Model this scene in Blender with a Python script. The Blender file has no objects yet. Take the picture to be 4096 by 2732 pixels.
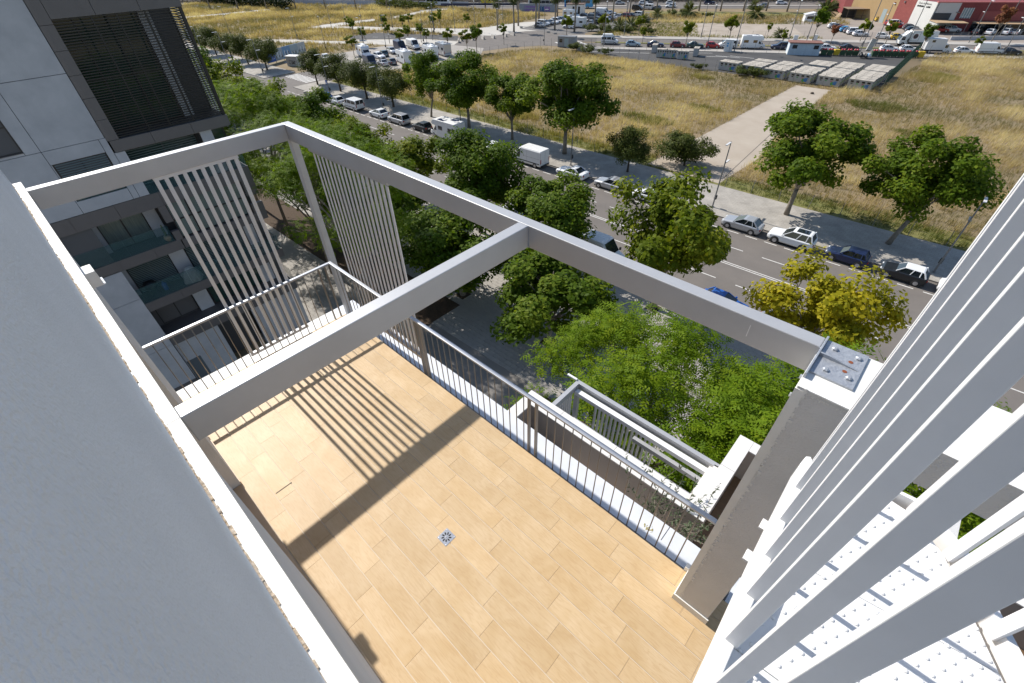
import bpy, math, random
import numpy as np
from mathutils import Vector, Matrix
random.seed(7); RNG = np.random.default_rng(7)
SC = bpy.context.scene; COL = SC.collection
rad = math.radians
# ------------------------------------------------------------------ camera, sky, sun, exposure
cam = bpy.data.cameras.new('camera'); camo = bpy.data.objects.new('camera', cam); COL.objects.link(camo)
cam.sensor_width = 36; cam.lens = 16.0282; cam.clip_start = 0.02; cam.clip_end = 3000
_R = ((0.73323678, 0.67964792, -0.02103627), (0.44309958, -0.50104601, -0.74338123), (-0.51577765, 0.5357533, -0.66853707))
camo.matrix_world = Matrix(((_R[0][0], -_R[1][0], -_R[2][0], 0), (_R[0][1], -_R[1][1], -_R[2][1], 0), (_R[0][2], -_R[1][2], -_R[2][2], 25.0), (0, 0, 0, 1)))
SC.camera = camo
SUN = Vector((-1.105, 0.004, 1.0)).normalized()
w = bpy.data.worlds.new('World'); SC.world = w; w.use_nodes = True
nt = w.node_tree; sky = nt.nodes.new('ShaderNodeTexSky'); sky.sky_type = 'NISHITA'; sky.sun_disc = False
sky.sun_elevation = math.asin(SUN.z); sky.sun_rotation = rad(270); sky.air_density = 1.0; sky.dust_density = 0.6; sky.ozone_density = 1.2
bg = nt.nodes['Background']; bg.inputs[1].default_value = 0.115; nt.links.new(sky.outputs[0], bg.inputs[0])
sl = bpy.data.lights.new('sun', 'SUN'); sl.energy = 4.4; sl.angle = rad(0.5); sl.color = (1.0, 0.95, 0.87)
so = bpy.data.objects.new('sun', sl); COL.objects.link(so); so.rotation_euler = SUN.to_track_quat('Z', 'Y').to_euler(); so.location = (-60, 0, 90)
vs = SC.view_settings; vs.view_transform = 'Standard'; vs.look = 'None'; vs.gamma = 1; vs.use_curve_mapping = False; vs.exposure = 0.42

# ------------------------------------------------------------------ materials
MATS = {}
def M(name, col, rough=0.6, metal=0.0, var=0.0, vs_=4.0, bump=0.0, bs=60.0, col2=None, spec=0.5, stretch=None, detail=4.0, obj_rand=0.0):
    """principled material; noise mixes col and col2 (or col darkened by var); optional fine relief"""
    if name in MATS: return MATS[name]
    m = bpy.data.materials.new(name); m.use_nodes = True; n = m.node_tree.nodes; l = m.node_tree.links
    b = n['Principled BSDF']; b.inputs['Roughness'].default_value = rough; b.inputs['Metallic'].default_value = metal
    b.inputs['Specular IOR Level'].default_value = spec
    b.inputs['Base Color'].default_value = (*col, 1)
    if var or col2 or bump or obj_rand:
        tc = n.new('ShaderNodeTexCoord'); out = tc.outputs['Object']
        if stretch:
            mp = n.new('ShaderNodeMapping'); mp.inputs['Scale'].default_value = stretch; l.new(out, mp.inputs[0]); out = mp.outputs[0]
        if var or col2:
            no = n.new('ShaderNodeTexNoise'); no.inputs['Scale'].default_value = vs_; no.inputs['Detail'].default_value = detail; no.inputs['Roughness'].default_value = 0.62
            l.new(out, no.inputs['Vector'])
            rp = n.new('ShaderNodeMapRange'); rp.inputs[1].default_value = 0.32; rp.inputs[2].default_value = 0.68; l.new(no.outputs[0], rp.inputs[0])
            mx = n.new('ShaderNodeMix'); mx.data_type = 'RGBA'; l.new(rp.outputs[0], mx.inputs[0])
            c2 = col2 or tuple(max(0, c * (1 - var)) for c in col)
            mx.inputs[6].default_value = (*col, 1); mx.inputs[7].default_value = (*c2, 1)
            res = mx.outputs[2]
            if obj_rand:
                oi = n.new('ShaderNodeObjectInfo'); h = n.new('ShaderNodeHueSaturation')
                mr = n.new('ShaderNodeMapRange'); mr.inputs[3].default_value = 1 - obj_rand; mr.inputs[4].default_value = 1 + obj_rand
                l.new(oi.outputs['Random'], mr.inputs[0]); l.new(mr.outputs[0], h.inputs['Value']); l.new(res, h.inputs['Color']); res = h.outputs[0]
            l.new(res, b.inputs['Base Color'])
        if bump:
            n2 = n.new('ShaderNodeTexNoise'); n2.inputs['Scale'].default_value = bs; n2.inputs['Detail'].default_value = 3; l.new(out, n2.inputs['Vector'])
            bp = n.new('ShaderNodeBump'); bp.inputs['Strength'].default_value = bump; bp.inputs['Distance'].default_value = 0.02
            l.new(n2.outputs[0], bp.inputs['Height']); l.new(bp.outputs[0], b.inputs['Normal'])
    MATS[name] = m; return m

def leaf_mat(name, c_dark, c_mid, c_light, trans=0.4):
    m = bpy.data.materials.new(name); m.use_nodes = True; n = m.node_tree.nodes; l = m.node_tree.links
    b = n['Principled BSDF']; b.inputs['Roughness'].default_value = 0.6; b.inputs['Specular IOR Level'].default_value = 0.12
    a = n.new('ShaderNodeAttribute'); a.attribute_name = 'tone'
    r = n.new('ShaderNodeValToRGB'); e = r.color_ramp.elements
    e[0].position = 0.0; e[0].color = (*c_dark, 1); e[1].position = 1.0; e[1].color = (*c_light, 1)
    k = e.new(0.5); k.color = (*c_mid, 1)
    l.new(a.outputs['Fac'], r.inputs[0]); l.new(r.outputs[0], b.inputs['Base Color'])
    t = n.new('ShaderNodeBsdfTranslucent'); mxc = n.new('ShaderNodeMix'); mxc.data_type = 'RGBA'; mxc.blend_type = 'MULTIPLY'
    mxc.inputs[0].default_value = 1; l.new(r.outputs[0], mxc.inputs[6]); mxc.inputs[7].default_value = (1.5, 1.5, 0.7, 1); l.new(mxc.outputs[2], t.inputs[0])
    ms = n.new('ShaderNodeMixShader'); ms.inputs[0].default_value = trans; l.new(b.outputs[0], ms.inputs[1]); l.new(t.outputs[0], ms.inputs[2])
    l.new(ms.outputs[0], n['Material Output'].inputs[0]); MATS[name] = m; return m

def wood_mat():
    m = bpy.data.materials.new('wood_look_tile'); m.use_nodes = True; n = m.node_tree.nodes; l = m.node_tree.links
    b = n['Principled BSDF']; b.inputs['Roughness'].default_value = 0.5; b.inputs['Specular IOR Level'].default_value = 0.35
    tc = n.new('ShaderNodeTexCoord'); oi = n.new('ShaderNodeObjectInfo')
    off = n.new('ShaderNodeVectorMath'); off.operation = 'ADD'; sc = n.new('ShaderNodeVectorMath'); sc.operation = 'SCALE'; sc.inputs[3].default_value = 37.0
    cx = n.new('ShaderNodeCombineXYZ'); l.new(oi.outputs['Random'], cx.inputs[0]); l.new(oi.outputs['Random'], cx.inputs[1]); l.new(cx.outputs[0], sc.inputs[0])
    l.new(tc.outputs['Object'], off.inputs[0]); l.new(sc.outputs[0], off.inputs[1])
    def noise(scale, detail, stretch, rough=0.6):
        mp = n.new('ShaderNodeMapping'); mp.inputs['Scale'].default_value = stretch; l.new(off.outputs[0], mp.inputs[0])
        t = n.new('ShaderNodeTexNoise'); t.inputs['Scale'].default_value = scale; t.inputs['Detail'].default_value = detail; t.inputs['Roughness'].default_value = rough; t.inputs['Distortion'].default_value = 0.5
        l.new(mp.outputs[0], t.inputs['Vector']); return t.outputs[0]
    n1 = noise(3.2, 2, (0.9, 9, 1)); n2 = noise(30, 5, (0.35, 9, 1), 0.7); n3 = noise(2.2, 3, (1, 1, 1))
    wv = n.new('ShaderNodeMath'); wv.operation = 'SINE'; k = n.new('ShaderNodeMath'); k.operation = 'MULTIPLY'; k.inputs[1].default_value = 34; l.new(n1, k.inputs[0]); l.new(k.outputs[0], wv.inputs[0])
    def mix(f, a, bcol, fac):
        mx = n.new('ShaderNodeMix'); mx.data_type = 'RGBA'; mr = n.new('ShaderNodeMapRange'); mr.inputs[1].default_value = fac[0]; mr.inputs[2].default_value = fac[1]; mr.inputs[3].default_value = 0; mr.inputs[4].default_value = fac[2]
        l.new(f, mr.inputs[0]); l.new(mr.outputs[0], mx.inputs[0])
        if isinstance(a, tuple): mx.inputs[6].default_value = (*a, 1)
        else: l.new(a, mx.inputs[6])
        mx.inputs[7].default_value = (*bcol, 1); return mx.outputs[2]
    c = mix(n3, (0.52, 0.365, 0.195), (0.60, 0.45, 0.275), (0.35, 0.7, 1.0))
    c = mix(wv.outputs[0], c, (0.42, 0.26, 0.12), (0.2, 1.0, 0.32))
    c = mix(n2, c, (0.40, 0.25, 0.12), (0.5, 0.8, 0.5))
    h = n.new('ShaderNodeHueSaturation'); mr = n.new('ShaderNodeMapRange'); mr.inputs[3].default_value = 0.93; mr.inputs[4].default_value = 1.06
    l.new(oi.outputs['Random'], mr.inputs[0]); l.new(mr.outputs[0], h.inputs['Value']); l.new(c, h.inputs['Color']); l.new(h.outputs[0], b.inputs['Base Color'])
    bp = n.new('ShaderNodeBump'); bp.inputs['Strength'].default_value = 0.05; bp.inputs['Distance'].default_value = 0.01; l.new(n2, bp.inputs['Height']); l.new(bp.outputs[0], b.inputs['Normal'])
    MATS['wood_look_tile'] = m; return m

def paving_mat(name, c1, c2, joint, sx, sy, bump=0.0):
    m = bpy.data.materials.new(name); m.use_nodes = True; n = m.node_tree.nodes; l = m.node_tree.links
    b = n['Principled BSDF']; b.inputs['Roughness'].default_value = 0.85; b.inputs['Specular IOR Level'].default_value = 0.2
    tc = n.new('ShaderNodeTexCoord'); br = n.new('ShaderNodeTexBrick'); br.inputs['Scale'].default_value = 1; br.inputs['Brick Width'].default_value = sx; br.inputs['Row Height'].default_value = sy
    br.inputs['Mortar Size'].default_value = 0.012; br.inputs['Color1'].default_value = (*c1, 1); br.inputs['Color2'].default_value = (*c2, 1); br.inputs['Mortar'].default_value = (*joint, 1)
    l.new(tc.outputs['Object'], br.inputs['Vector'])
    no = n.new('ShaderNodeTexNoise'); no.inputs['Scale'].default_value = 0.7; no.inputs['Detail'].default_value = 6; l.new(tc.outputs['Object'], no.inputs['Vector'])
    mr = n.new('ShaderNodeMapRange'); mr.inputs[1].default_value = 0.3; mr.inputs[2].default_value = 0.7; mr.inputs[3].default_value = 0.82; mr.inputs[4].default_value = 1.1
    l.new(no.outputs[0], mr.inputs[0]); h = n.new('ShaderNodeHueSaturation'); l.new(mr.outputs[0], h.inputs['Value']); l.new(br.outputs[0], h.inputs['Color']); l.new(h.outputs[0], b.inputs['Base Color'])
    MATS[name] = m; return m

def glass_mat(name, col, alpha, rough=0.04):
    m = bpy.data.materials.new(name); m.use_nodes = True; n = m.node_tree.nodes; l = m.node_tree.links
    b = n['Principled BSDF']; b.inputs['Base Color'].default_value = (*col, 1); b.inputs['Roughness'].default_value = rough; b.inputs['Alpha'].default_value = alpha; b.inputs['Specular IOR Level'].default_value = 0.6
    MATS[name] = m; return m

# surfaces of the terrace
white = M('white_coating', (0.78, 0.77, 0.74), 0.7, var=0.10, vs_=3, bump=0.15, bs=90)
coping_white = M('coping_white', (0.80, 0.79, 0.76), 0.55, col2=(0.70, 0.69, 0.66), vs_=9, detail=8)
stucco = M('grey_stucco', (0.68, 0.67, 0.66), 0.9, var=0.10, vs_=2.0, bump=0.55, bs=120)
stucco_w = M('pale_stucco', (0.62, 0.64, 0.68), 0.9, var=0.08, vs_=1.5, bump=0.5, bs=95)
rust_edge = M('raw_render_edge', (0.35, 0.25, 0.15), 0.95, col2=(0.55, 0.48, 0.40), vs_=30, bump=0.8, bs=60)
beige = M('beige_tile', (0.58, 0.42, 0.26), 0.5, var=0.1, vs_=3)
alu = M('silver_paint', (0.46, 0.465, 0.48), 0.42, 0.25, var=0.10, vs_=2.5, bump=0.04, bs=200)
galv = M('galvanised_plate', (0.45, 0.47, 0.50), 0.42, 0.4, col2=(0.36, 0.38, 0.42), vs_=25, bump=0.3, bs=50)
rustm = M('rust', (0.22, 0.06, 0.02), 0.9)
slat_w = M('white_slat', (0.76, 0.76, 0.77), 0.45, var=0.06, vs_=6)
slat_g = M('grey_white_slat', (0.70, 0.69, 0.69), 0.5, var=0.06, vs_=6)
stair_w = M('white_stair_paint', (0.80, 0.80, 0.80), 0.5, var=0.07, vs_=5)
steel = M('brown_grey_steel', (0.23, 0.20, 0.17), 0.45, 0.5)
railm = M('handrail_metal', (0.42, 0.44, 0.48), 0.38, 0.35, var=0.1, vs_=5)
ledge_w = M('pale_ledge_paint', (0.66, 0.68, 0.72), 0.6, col2=(0.58, 0.60, 0.64), vs_=5, detail=8)
grout = M('grout', (0.62, 0.55, 0.45), 0.9)
taupe = M('taupe_render', (0.40, 0.35, 0.31), 0.9, var=0.06, vs_=3, bump=0.2, bs=120)
porcelain = M('white_coping_tile', (0.72, 0.70, 0.67), 0.5, var=0.05, vs_=3)
brown_tile = M('brown_floor_tile', (0.20, 0.125, 0.065), 0.55, var=0.3, vs_=6, stretch=(1, 6, 1))
wood = wood_mat()
black = M('black', (0.012, 0.012, 0.013), 0.5)
dark_hole = M('dark_drain', (0.01, 0.01, 0.01), 0.8)
chrome = M('steel_drain', (0.6, 0.6, 0.6), 0.25, 0.9)
# ground
asphalt = M('asphalt', (0.185, 0.165, 0.148), 0.9, col2=(0.155, 0.14, 0.128), vs_=0.35, detail=9, bump=0.25, bs=8, spec=0.25)
asphalt_dk = M('dark_asphalt', (0.075, 0.072, 0.07), 0.9, var=0.25, vs_=0.3, detail=8)
linepaint = M('road_paint', (0.72, 0.70, 0.66), 0.7, var=0.25, vs_=3)
concrete = M('concrete', (0.42, 0.39, 0.35), 0.9, var=0.15, vs_=0.3, detail=8)
path_c = M('path_concrete', (0.50, 0.47, 0.42), 0.9, var=0.12, vs_=0.3, detail=8)
dirt_c = M('pale_dirt_track', (0.36, 0.30, 0.235), 0.95, col2=(0.42, 0.36, 0.29), vs_=0.25, detail=9, bump=0.2, bs=5)
gravel = M('gravel', (0.42, 0.36, 0.30), 0.95, col2=(0.30, 0.25, 0.19), vs_=0.2, detail=9)
drysoil = M('dry_grass_soil', (0.26, 0.19, 0.11), 0.95, col2=(0.19, 0.15, 0.08), vs_=0.12, detail=10, bump=0.6, bs=4)
mulch = M('mulch', (0.095, 0.06, 0.035), 0.95, var=0.5, vs_=6, detail=8, bump=0.6, bs=12)
lawn = M('short_grass', (0.14, 0.15, 0.035), 0.95, col2=(0.20, 0.17, 0.06), vs_=0.3, detail=8, bump=0.4, bs=6)
pave_far = paving_mat('pavement_slabs', (0.40, 0.37, 0.33), (0.36, 0.335, 0.30), (0.27, 0.25, 0.225), 0.6, 0.4)
slabm = M('paving_slab', (0.37, 0.345, 0.315), 0.88, var=0.14, vs_=1.2, detail=8, obj_rand=0.05)
kerbm = M('kerb_stone', (0.36, 0.335, 0.30), 0.9, var=0.15, vs_=2)
# neighbour building
conc_w = M('pale_concrete_panel', (0.46, 0.47, 0.50), 0.85, col2=(0.36, 0.37, 0.40), vs_=0.7, detail=8, bump=0.12, bs=20)
clad = M('dark_cladding', (0.125, 0.115, 0.115), 0.55, var=0.08, vs_=2)
blackm = M('black_louvre', (0.012, 0.012, 0.014), 0.4)
frame_d = M('dark_window_frame', (0.02, 0.02, 0.022), 0.4)
glass_d = glass_mat('dark_green_glass', (0.02, 0.045, 0.04), 1.0)
glass_b = glass_mat('balcony_glass', (0.06, 0.13, 0.14), 0.30)
curtain = M('pale_curtain', (0.30, 0.38, 0.36), 0.8, var=0.25, vs_=6, stretch=(1, 8, 0.2))
blindm = M('blind_slats', (0.16, 0.20, 0.20), 0.5)
bark = M('bark', (0.27, 0.235, 0.19), 0.9, col2=(0.17, 0.14, 0.11), vs_=3, detail=6, bump=0.4, bs=12)
bark_d = M('dark_bark', (0.10, 0.075, 0.055), 0.9, var=0.4, vs_=5, bump=0.4, bs=14)
lf_plane = leaf_mat('plane_leaf', (0.028, 0.060, 0.004), (0.085, 0.14, 0.008), (0.20, 0.24, 0.018))
lf_lime = leaf_mat('lime_leaf', (0.05, 0.085, 0.005), (0.135, 0.175, 0.010), (0.29, 0.27, 0.022))
lf_yellow = leaf_mat('yellow_leaf', (0.10, 0.12, 0.008), (0.32, 0.29, 0.014), (0.55, 0.44, 0.03))
lf_round = leaf_mat('dark_leaf', (0.028, 0.042, 0.008), (0.070, 0.090, 0.016), (0.14, 0.145, 0.028), 0.25)
lf_feather = leaf_mat('feathery_leaf', (0.05, 0.10, 0.004), (0.125, 0.20, 0.006), (0.24, 0.29, 0.014))
lf_olive = leaf_mat('olive_leaf', (0.03, 0.05, 0.025), (0.07, 0.10, 0.055), (0.16, 0.19, 0.12), 0.2)
lf_palm = leaf_mat('palm_leaf', (0.03, 0.05, 0.012), (0.07, 0.09, 0.025), (0.14, 0.14, 0.05), 0.2)
lf_hedge = leaf_mat('hedge_leaf', (0.006, 0.012, 0.004), (0.014, 0.026, 0.008), (0.035, 0.05, 0.014), 0.15)
lf_red = leaf_mat('russet_leaf', (0.12, 0.05, 0.02), (0.24, 0.09, 0.05), (0.3, 0.16, 0.06), 0.3)
grass_m = leaf_mat('dry_grass_blade', (0.17, 0.155, 0.075), (0.37, 0.275, 0.145), (0.60, 0.50, 0.31), 0.3)
grass_g = leaf_mat('green_grass_blade', (0.06, 0.085, 0.02), (0.14, 0.16, 0.035), (0.30, 0.26, 0.10), 0.3)
# vehicles and far things
glass_car = M('car_glass', (0.015, 0.02, 0.025), 0.05, spec=0.8)
tyre_m = M('tyre', (0.018, 0.018, 0.018), 0.85)
rim_m = M('alloy_rim', (0.45, 0.45, 0.47), 0.35, 0.7)
plastic_d = M('dark_plastic', (0.03, 0.03, 0.032), 0.6)
lamp_clear = M('headlight', (0.7, 0.72, 0.74), 0.15)
lamp_red = M('tail_light', (0.35, 0.012, 0.012), 0.25)
def paint(n, c): return M('car_paint_' + n, c, 0.28, 0.0, spec=0.6)
P_white = paint('white', (0.74, 0.75, 0.76)); P_silver = M('car_paint_silver', (0.46, 0.47, 0.49), 0.3, 0.45); P_black = paint('black', (0.015, 0.017, 0.02)); P_navy = paint('navy', (0.012, 0.022, 0.07))
P_blue = paint('blue', (0.02, 0.10, 0.38)); P_sky = M('car_paint_pale_blue', (0.30, 0.40, 0.48), 0.3, 0.4); P_red = paint('red', (0.42, 0.02, 0.02)); P_dred = paint('dark_red', (0.16, 0.012, 0.018)); P_yellow = paint('yellow', (0.62, 0.42, 0.03))
P_teal = paint('teal', (0.02, 0.07, 0.10)); P_grey = M('car_paint_grey', (0.13, 0.14, 0.155), 0.3, 0.4); P_dgreen = paint('dark_green', (0.02, 0.06, 0.055)); P_cyan = paint('cyan', (0.05, 0.33, 0.62))
van_w = M('van_white', (0.76, 0.76, 0.75), 0.4, var=0.05, vs_=1)
amber = M('bronze_window', (0.20, 0.12, 0.05), 0.15)
polem = M('lamp_post_grey', (0.20, 0.20, 0.20), 0.5, 0.4)
polew = M('lamp_head_white', (0.62, 0.62, 0.62), 0.5)
fence_m = M('fence_steel', (0.16, 0.16, 0.15), 0.7)
green_m = M('green_fence', (0.015, 0.06, 0.035), 0.6)

# ------------------------------------------------------------------ mesh helpers
class MB:
    def __init__(s): s.v = []; s.f = []; s.m = []; s.X = None
    def add(s, vs, fs, m=0):
        o = len(s.v)
        s.v += [tuple(s.X @ Vector(p)) for p in vs] if s.X is not None else [tuple(p) for p in vs]
        s.f += [tuple(i + o for i in f) for f in fs]; s.m += [m] * len(fs); return s
    def box(s, x0, x1, y0, y1, z0, z1, m=0):
        return s.add([(x0, y0, z0), (x1, y0, z0), (x1, y1, z0), (x0, y1, z0), (x0, y0, z1), (x1, y0, z1), (x1, y1, z1), (x0, y1, z1)],
                     [(0, 3, 2, 1), (4, 5, 6, 7), (0, 1, 5, 4), (1, 2, 6, 5), (2, 3, 7, 6), (3, 0, 4, 7)], m)
    def poly(s, pts, m=0): return s.add(pts, [tuple(range(len(pts)))], m)
    def prism(s, pts, z0, z1, m=0):
        n = len(pts); a = sum(pts[i][0] * pts[(i + 1) % n][1] - pts[(i + 1) % n][0] * pts[i][1] for i in range(n))
        if a < 0: pts = pts[::-1]
        return s.add([(x, y, z0) for x, y in pts] + [(x, y, z1) for x, y in pts],
                     [tuple(range(n))[::-1], tuple(range(n, 2 * n))] + [(i, (i + 1) % n, n + (i + 1) % n, n + i) for i in range(n)], m)
    def side(s, prof, y0, y1, m=0):
        """profile in x,z extruded along y"""
        n = len(prof)
        return s.add([(x, y0, z) for x, z in prof] + [(x, y1, z) for x, z in prof],
                     [tuple(range(n)), tuple(range(n, 2 * n))[::-1]] + [(i, n + i, n + (i + 1) % n, (i + 1) % n) for i in range(n)], m)
    def tube(s, pts, r, n=6, m=0, cap=True):
        pts = [Vector(p) for p in pts]; k = len(pts); r = r if isinstance(r, (list, tuple)) else [r] * k
        vs = []; ref = Vector((0.31, 0.17, 0.94))
        for i, p in enumerate(pts):
            d = (pts[min(i + 1, k - 1)] - pts[max(i - 1, 0)]).normalized()
            a = d.cross(ref); a = a if a.length > 0.05 else d.cross(Vector((1, 0, 0))); a.normalize(); b = d.cross(a)
            vs += [tuple(p + (a * math.cos(t * 2 * math.pi / n) + b * math.sin(t * 2 * math.pi / n)) * r[i]) for t in range(n)]
        fs = [(i * n + t, i * n + (t + 1) % n, (i + 1) * n + (t + 1) % n, (i + 1) * n + t) for i in range(k - 1) for t in range(n)]
        if cap: fs += [tuple(range(n))[::-1], tuple(range((k - 1) * n, k * n))]
        return s.add(vs, fs, m)
    def lathe(s, prof, c=(0, 0, 0), n=16, m=0, axis='z'):
        vs = []
        for r, h in prof:
            for t in range(n):
                a = t * 2 * math.pi / n; x, y = r * math.cos(a), r * math.sin(a)
                p = (x, y, h) if axis == 'z' else ((x, h, y) if axis == 'y' else (h, x, y))
                vs.append((p[0] + c[0], p[1] + c[1], p[2] + c[2]))
        k = len(prof)
        fs = [(i * n + t, i * n + (t + 1) % n, (i + 1) * n + (t + 1) % n, (i + 1) * n + t) for i in range(k - 1) for t in range(n)]
        fs += [tuple(range(n))[::-1], tuple(range((k - 1) * n, k * n))]
        return s.add(vs, fs, m)
    def build(s, name, mats, parent=None, loc=None, smooth=False, bevel=0, kind=None, label=None):
        me = bpy.data.meshes.new(name); me.from_pydata(s.v, [], s.f)
        mats = mats if isinstance(mats, (list, tuple)) else [mats]
        for q in mats: me.materials.append(q)
        if len(mats) > 1: me.polygons.foreach_set('material_index', s.m)
        if smooth: me.polygons.foreach_set('use_smooth', [True] * len(me.polygons))
        me.update()
        o = bpy.data.objects.new(name, me); COL.objects.link(o)
        if parent: o.parent = parent
        if loc: o.location = loc
        if bevel:
            b = o.modifiers.new('bevel', 'BEVEL'); b.width = bevel; b.segments = 2; b.limit_method = 'ANGLE'
        if kind: o['kind'] = kind
        if label: o['label'] = label
        return o
def box(name, mat, x0, x1, y0, y1, z0, z1, parent=None, **k): return MB().box(x0, x1, y0, y1, z0, z1).build(name, mat, parent, **k)
def link(name, me, parent=None, loc=None, rz=0, sc=None):
    o = bpy.data.objects.new(name, me); COL.objects.link(o); o.parent = parent
    if loc: o.location = loc
    if rz: o.rotation_euler.z = rz
    if sc: o.scale = sc
    return o
def tag(o, label, cat, group=None, kind=None):
    if label: o['label'] = label
    if cat: o['category'] = cat
    if group: o['group'] = group
    if kind: o['kind'] = kind
    return o
def thing(name, label, cat, loc=(0, 0, 0), rz=0, group=None):
    o = bpy.data.objects.new(name, None); COL.objects.link(o); o.location = loc; o.rotation_euler.z = rz; o.empty_display_size = 0.2
    return tag(o, label, cat, group)
def kids(o): return KIDS.get(o.name, [])
def dup(o, loc, rz=0, sc=None, label=None, group=None, mats=None):
    """copy a thing with its parts and sub-parts; mats swaps materials on the copy"""
    def rec(a, par):
        c = a.copy(); COL.objects.link(c)
        if par: c.parent = par
        if mats and a.type == 'MESH':
            for i, ms in enumerate(a.material_slots):
                if ms.material in mats: c.material_slots[i].link = 'OBJECT'; c.material_slots[i].material = mats[ms.material]
        for ch in a.children: rec(ch, c)
        return c
    r = rec(o, None); r.location = loc; r.rotation_euler.z = rz
    if sc: r.scale = sc if isinstance(sc, (tuple, list)) else (sc, sc, sc)
    if label: r['label'] = label
    if group: r['group'] = group
    return r
def mesh_np(name, V, F, mat, tone=None):
    me = bpy.data.meshes.new(name); nf, k = F.shape
    me.vertices.add(len(V)); me.vertices.foreach_set('co', V.astype(np.float32).ravel())
    me.loops.add(nf * k); me.loops.foreach_set('vertex_index', F.astype(np.int32).ravel())
    me.polygons.add(nf); me.polygons.foreach_set('loop_start', np.arange(0, nf * k, k, dtype=np.int32))
    me.update(calc_edges=True)
    if tone is not None:
        a = me.attributes.new('tone', 'FLOAT', 'FACE'); a.data.foreach_set('value', tone.astype(np.float32))
    me.materials.append(mat); return me
def norm(v): return v / np.maximum(np.linalg.norm(v, axis=1, keepdims=True), 1e-9)
def leaves(name, C, Nrm, size, aspect, mat, tone, rng, D=None):
    """one folded diamond per leaf"""
    Nrm = norm(Nrm); D = rng.normal(size=C.shape) if D is None else D
    T = norm(D - Nrm * np.sum(D * Nrm, axis=1, keepdims=True)); B = np.cross(Nrm, T); s = size[:, None]
    tip = C + T * s * 0.55 - Nrm * s * 0.08; base = C - T * s * 0.5; l = C + B * s * 0.5 * aspect - Nrm * s * 0.03; r = C - B * s * 0.5 * aspect - Nrm * s * 0.03
    n = len(C); V = np.stack([base, r, tip, l], 1).reshape(-1, 3); F = np.arange(4 * n).reshape(n, 4)
    return mesh_np(name, V, F, mat, tone)
def vnoise(x, y, scale, seed):
    r = np.random.default_rng(seed); g = r.random((128, 128)); x = x / scale + 900.3; y = y / scale + 700.7
    xi = np.floor(x).astype(int); yi = np.floor(y).astype(int); fx = x - xi; fy = y - yi; fx = fx * fx * (3 - 2 * fx); fy = fy * fy * (3 - 2 * fy)
    a = g[xi % 128, yi % 128]; b = g[(xi + 1) % 128, yi % 128]; c = g[xi % 128, (yi + 1) % 128]; d = g[(xi + 1) % 128, (yi + 1) % 128]
    return (a * (1 - fx) + b * fx) * (1 - fy) + (c * (1 - fx) + d * fx) * fy
def inpoly(x, y, P):
    ins = np.zeros(len(x), bool); n = len(P)
    for i in range(n):
        x0, y0 = P[i]; x1, y1 = P[(i + 1) % n]
        if y0 == y1: continue
        c = ((y0 > y) != (y1 > y)) & (x < (x1 - x0) * (y - y0) / (y1 - y0) + x0); ins ^= c
    return ins
def text(s, size, mat, parent, loc, rot, name='lettering', ext=0.004, sx=1.0):
    cu = bpy.data.curves.new('t', 'FONT'); cu.body = s; cu.size = size; cu.align_x = 'CENTER'; cu.align_y = 'CENTER'; cu.extrude = ext; cu.resolution_u = 2
    t = bpy.data.objects.new('t', cu); COL.objects.link(t); me = bpy.data.meshes.new_from_object(t.evaluated_get(bpy.context.evaluated_depsgraph_get()))
    bpy.data.objects.remove(t); me.materials.clear(); me.materials.append(mat); me.name = name
    o = link(name, me, parent, loc); o.rotation_euler = rot; o.scale = (sx, 1, 1); return o
ORD = ['first', 'second', 'third', 'fourth', 'fifth', 'sixth', 'seventh', 'eighth', 'ninth', 'tenth', 'eleventh', 'twelfth', 'thirteenth', 'fourteenth', 'fifteenth', 'sixteenth', 'seventeenth', 'eighteenth', 'nineteenth', 'twentieth', 'twenty-first', 'twenty-second', 'twenty-third', 'twenty-fourth', 'twenty-fifth', 'twenty-sixth']
SL = 0.017; SA = math.atan(SL)
def st(x, y): return (x, y + SL * x)
# ------------------------------------------------------------------ the ground, streets and lots
def sheet(name, pts, z, mat): return MB().poly([(x, y, z) for x, y in pts][::1 if sum(pts[i][0] * pts[(i + 1) % len(pts)][1] - pts[(i + 1) % len(pts)][0] * pts[i][1] for i in range(len(pts))) > 0 else -1]).build(name, mat, kind='structure')
def slab(name, pts, z0, z1, mat): return MB().prism(pts, z0, z1).build(name, mat, kind='structure')
sheet('ground', [(-900, -200), (300, -200), (300, 700), (-900, 700)], 0.0, drysoil)
X0, X1 = -330, 40
sheet('road', [st(X0, 34.2), st(X1, 34.2), st(X1, 51.9), st(X0, 51.9)], 0.006, asphalt)
# far pavement: interrupted at the side street
for i, (a, b) in enumerate(((-330, -128), (-114, 40))):
    slab('pavement', [st(a, 52.06), st(b, 52.06), st(b, 60), st(a, 60)], 0.0, 0.13, pave_far)
    slab('kerb', [st(a, 51.9), st(b, 51.9), st(b, 52.06), st(a, 52.06)], 0.0, 0.135, kerbm)
sheet('side_street', [st(-128, 51.9), st(-114, 51.9), (-112, 66), (-113, 90), (-104, 122), (-120, 136), (-123, 107), (-126, 66)], 0.010, asphalt)
slab('near_kerb', [st(X0, 34.04), st(X1, 34.04), st(X1, 34.2), st(X0, 34.2)], 0.0, 0.135, kerbm)
npav = slab('near_pavement', [st(-160, 7), st(X1, 7), st(X1, 34.04), st(-160, 34.04)], 0.0, 0.10, M('pavement_bed', (0.24, 0.22, 0.20), 0.95))
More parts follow.
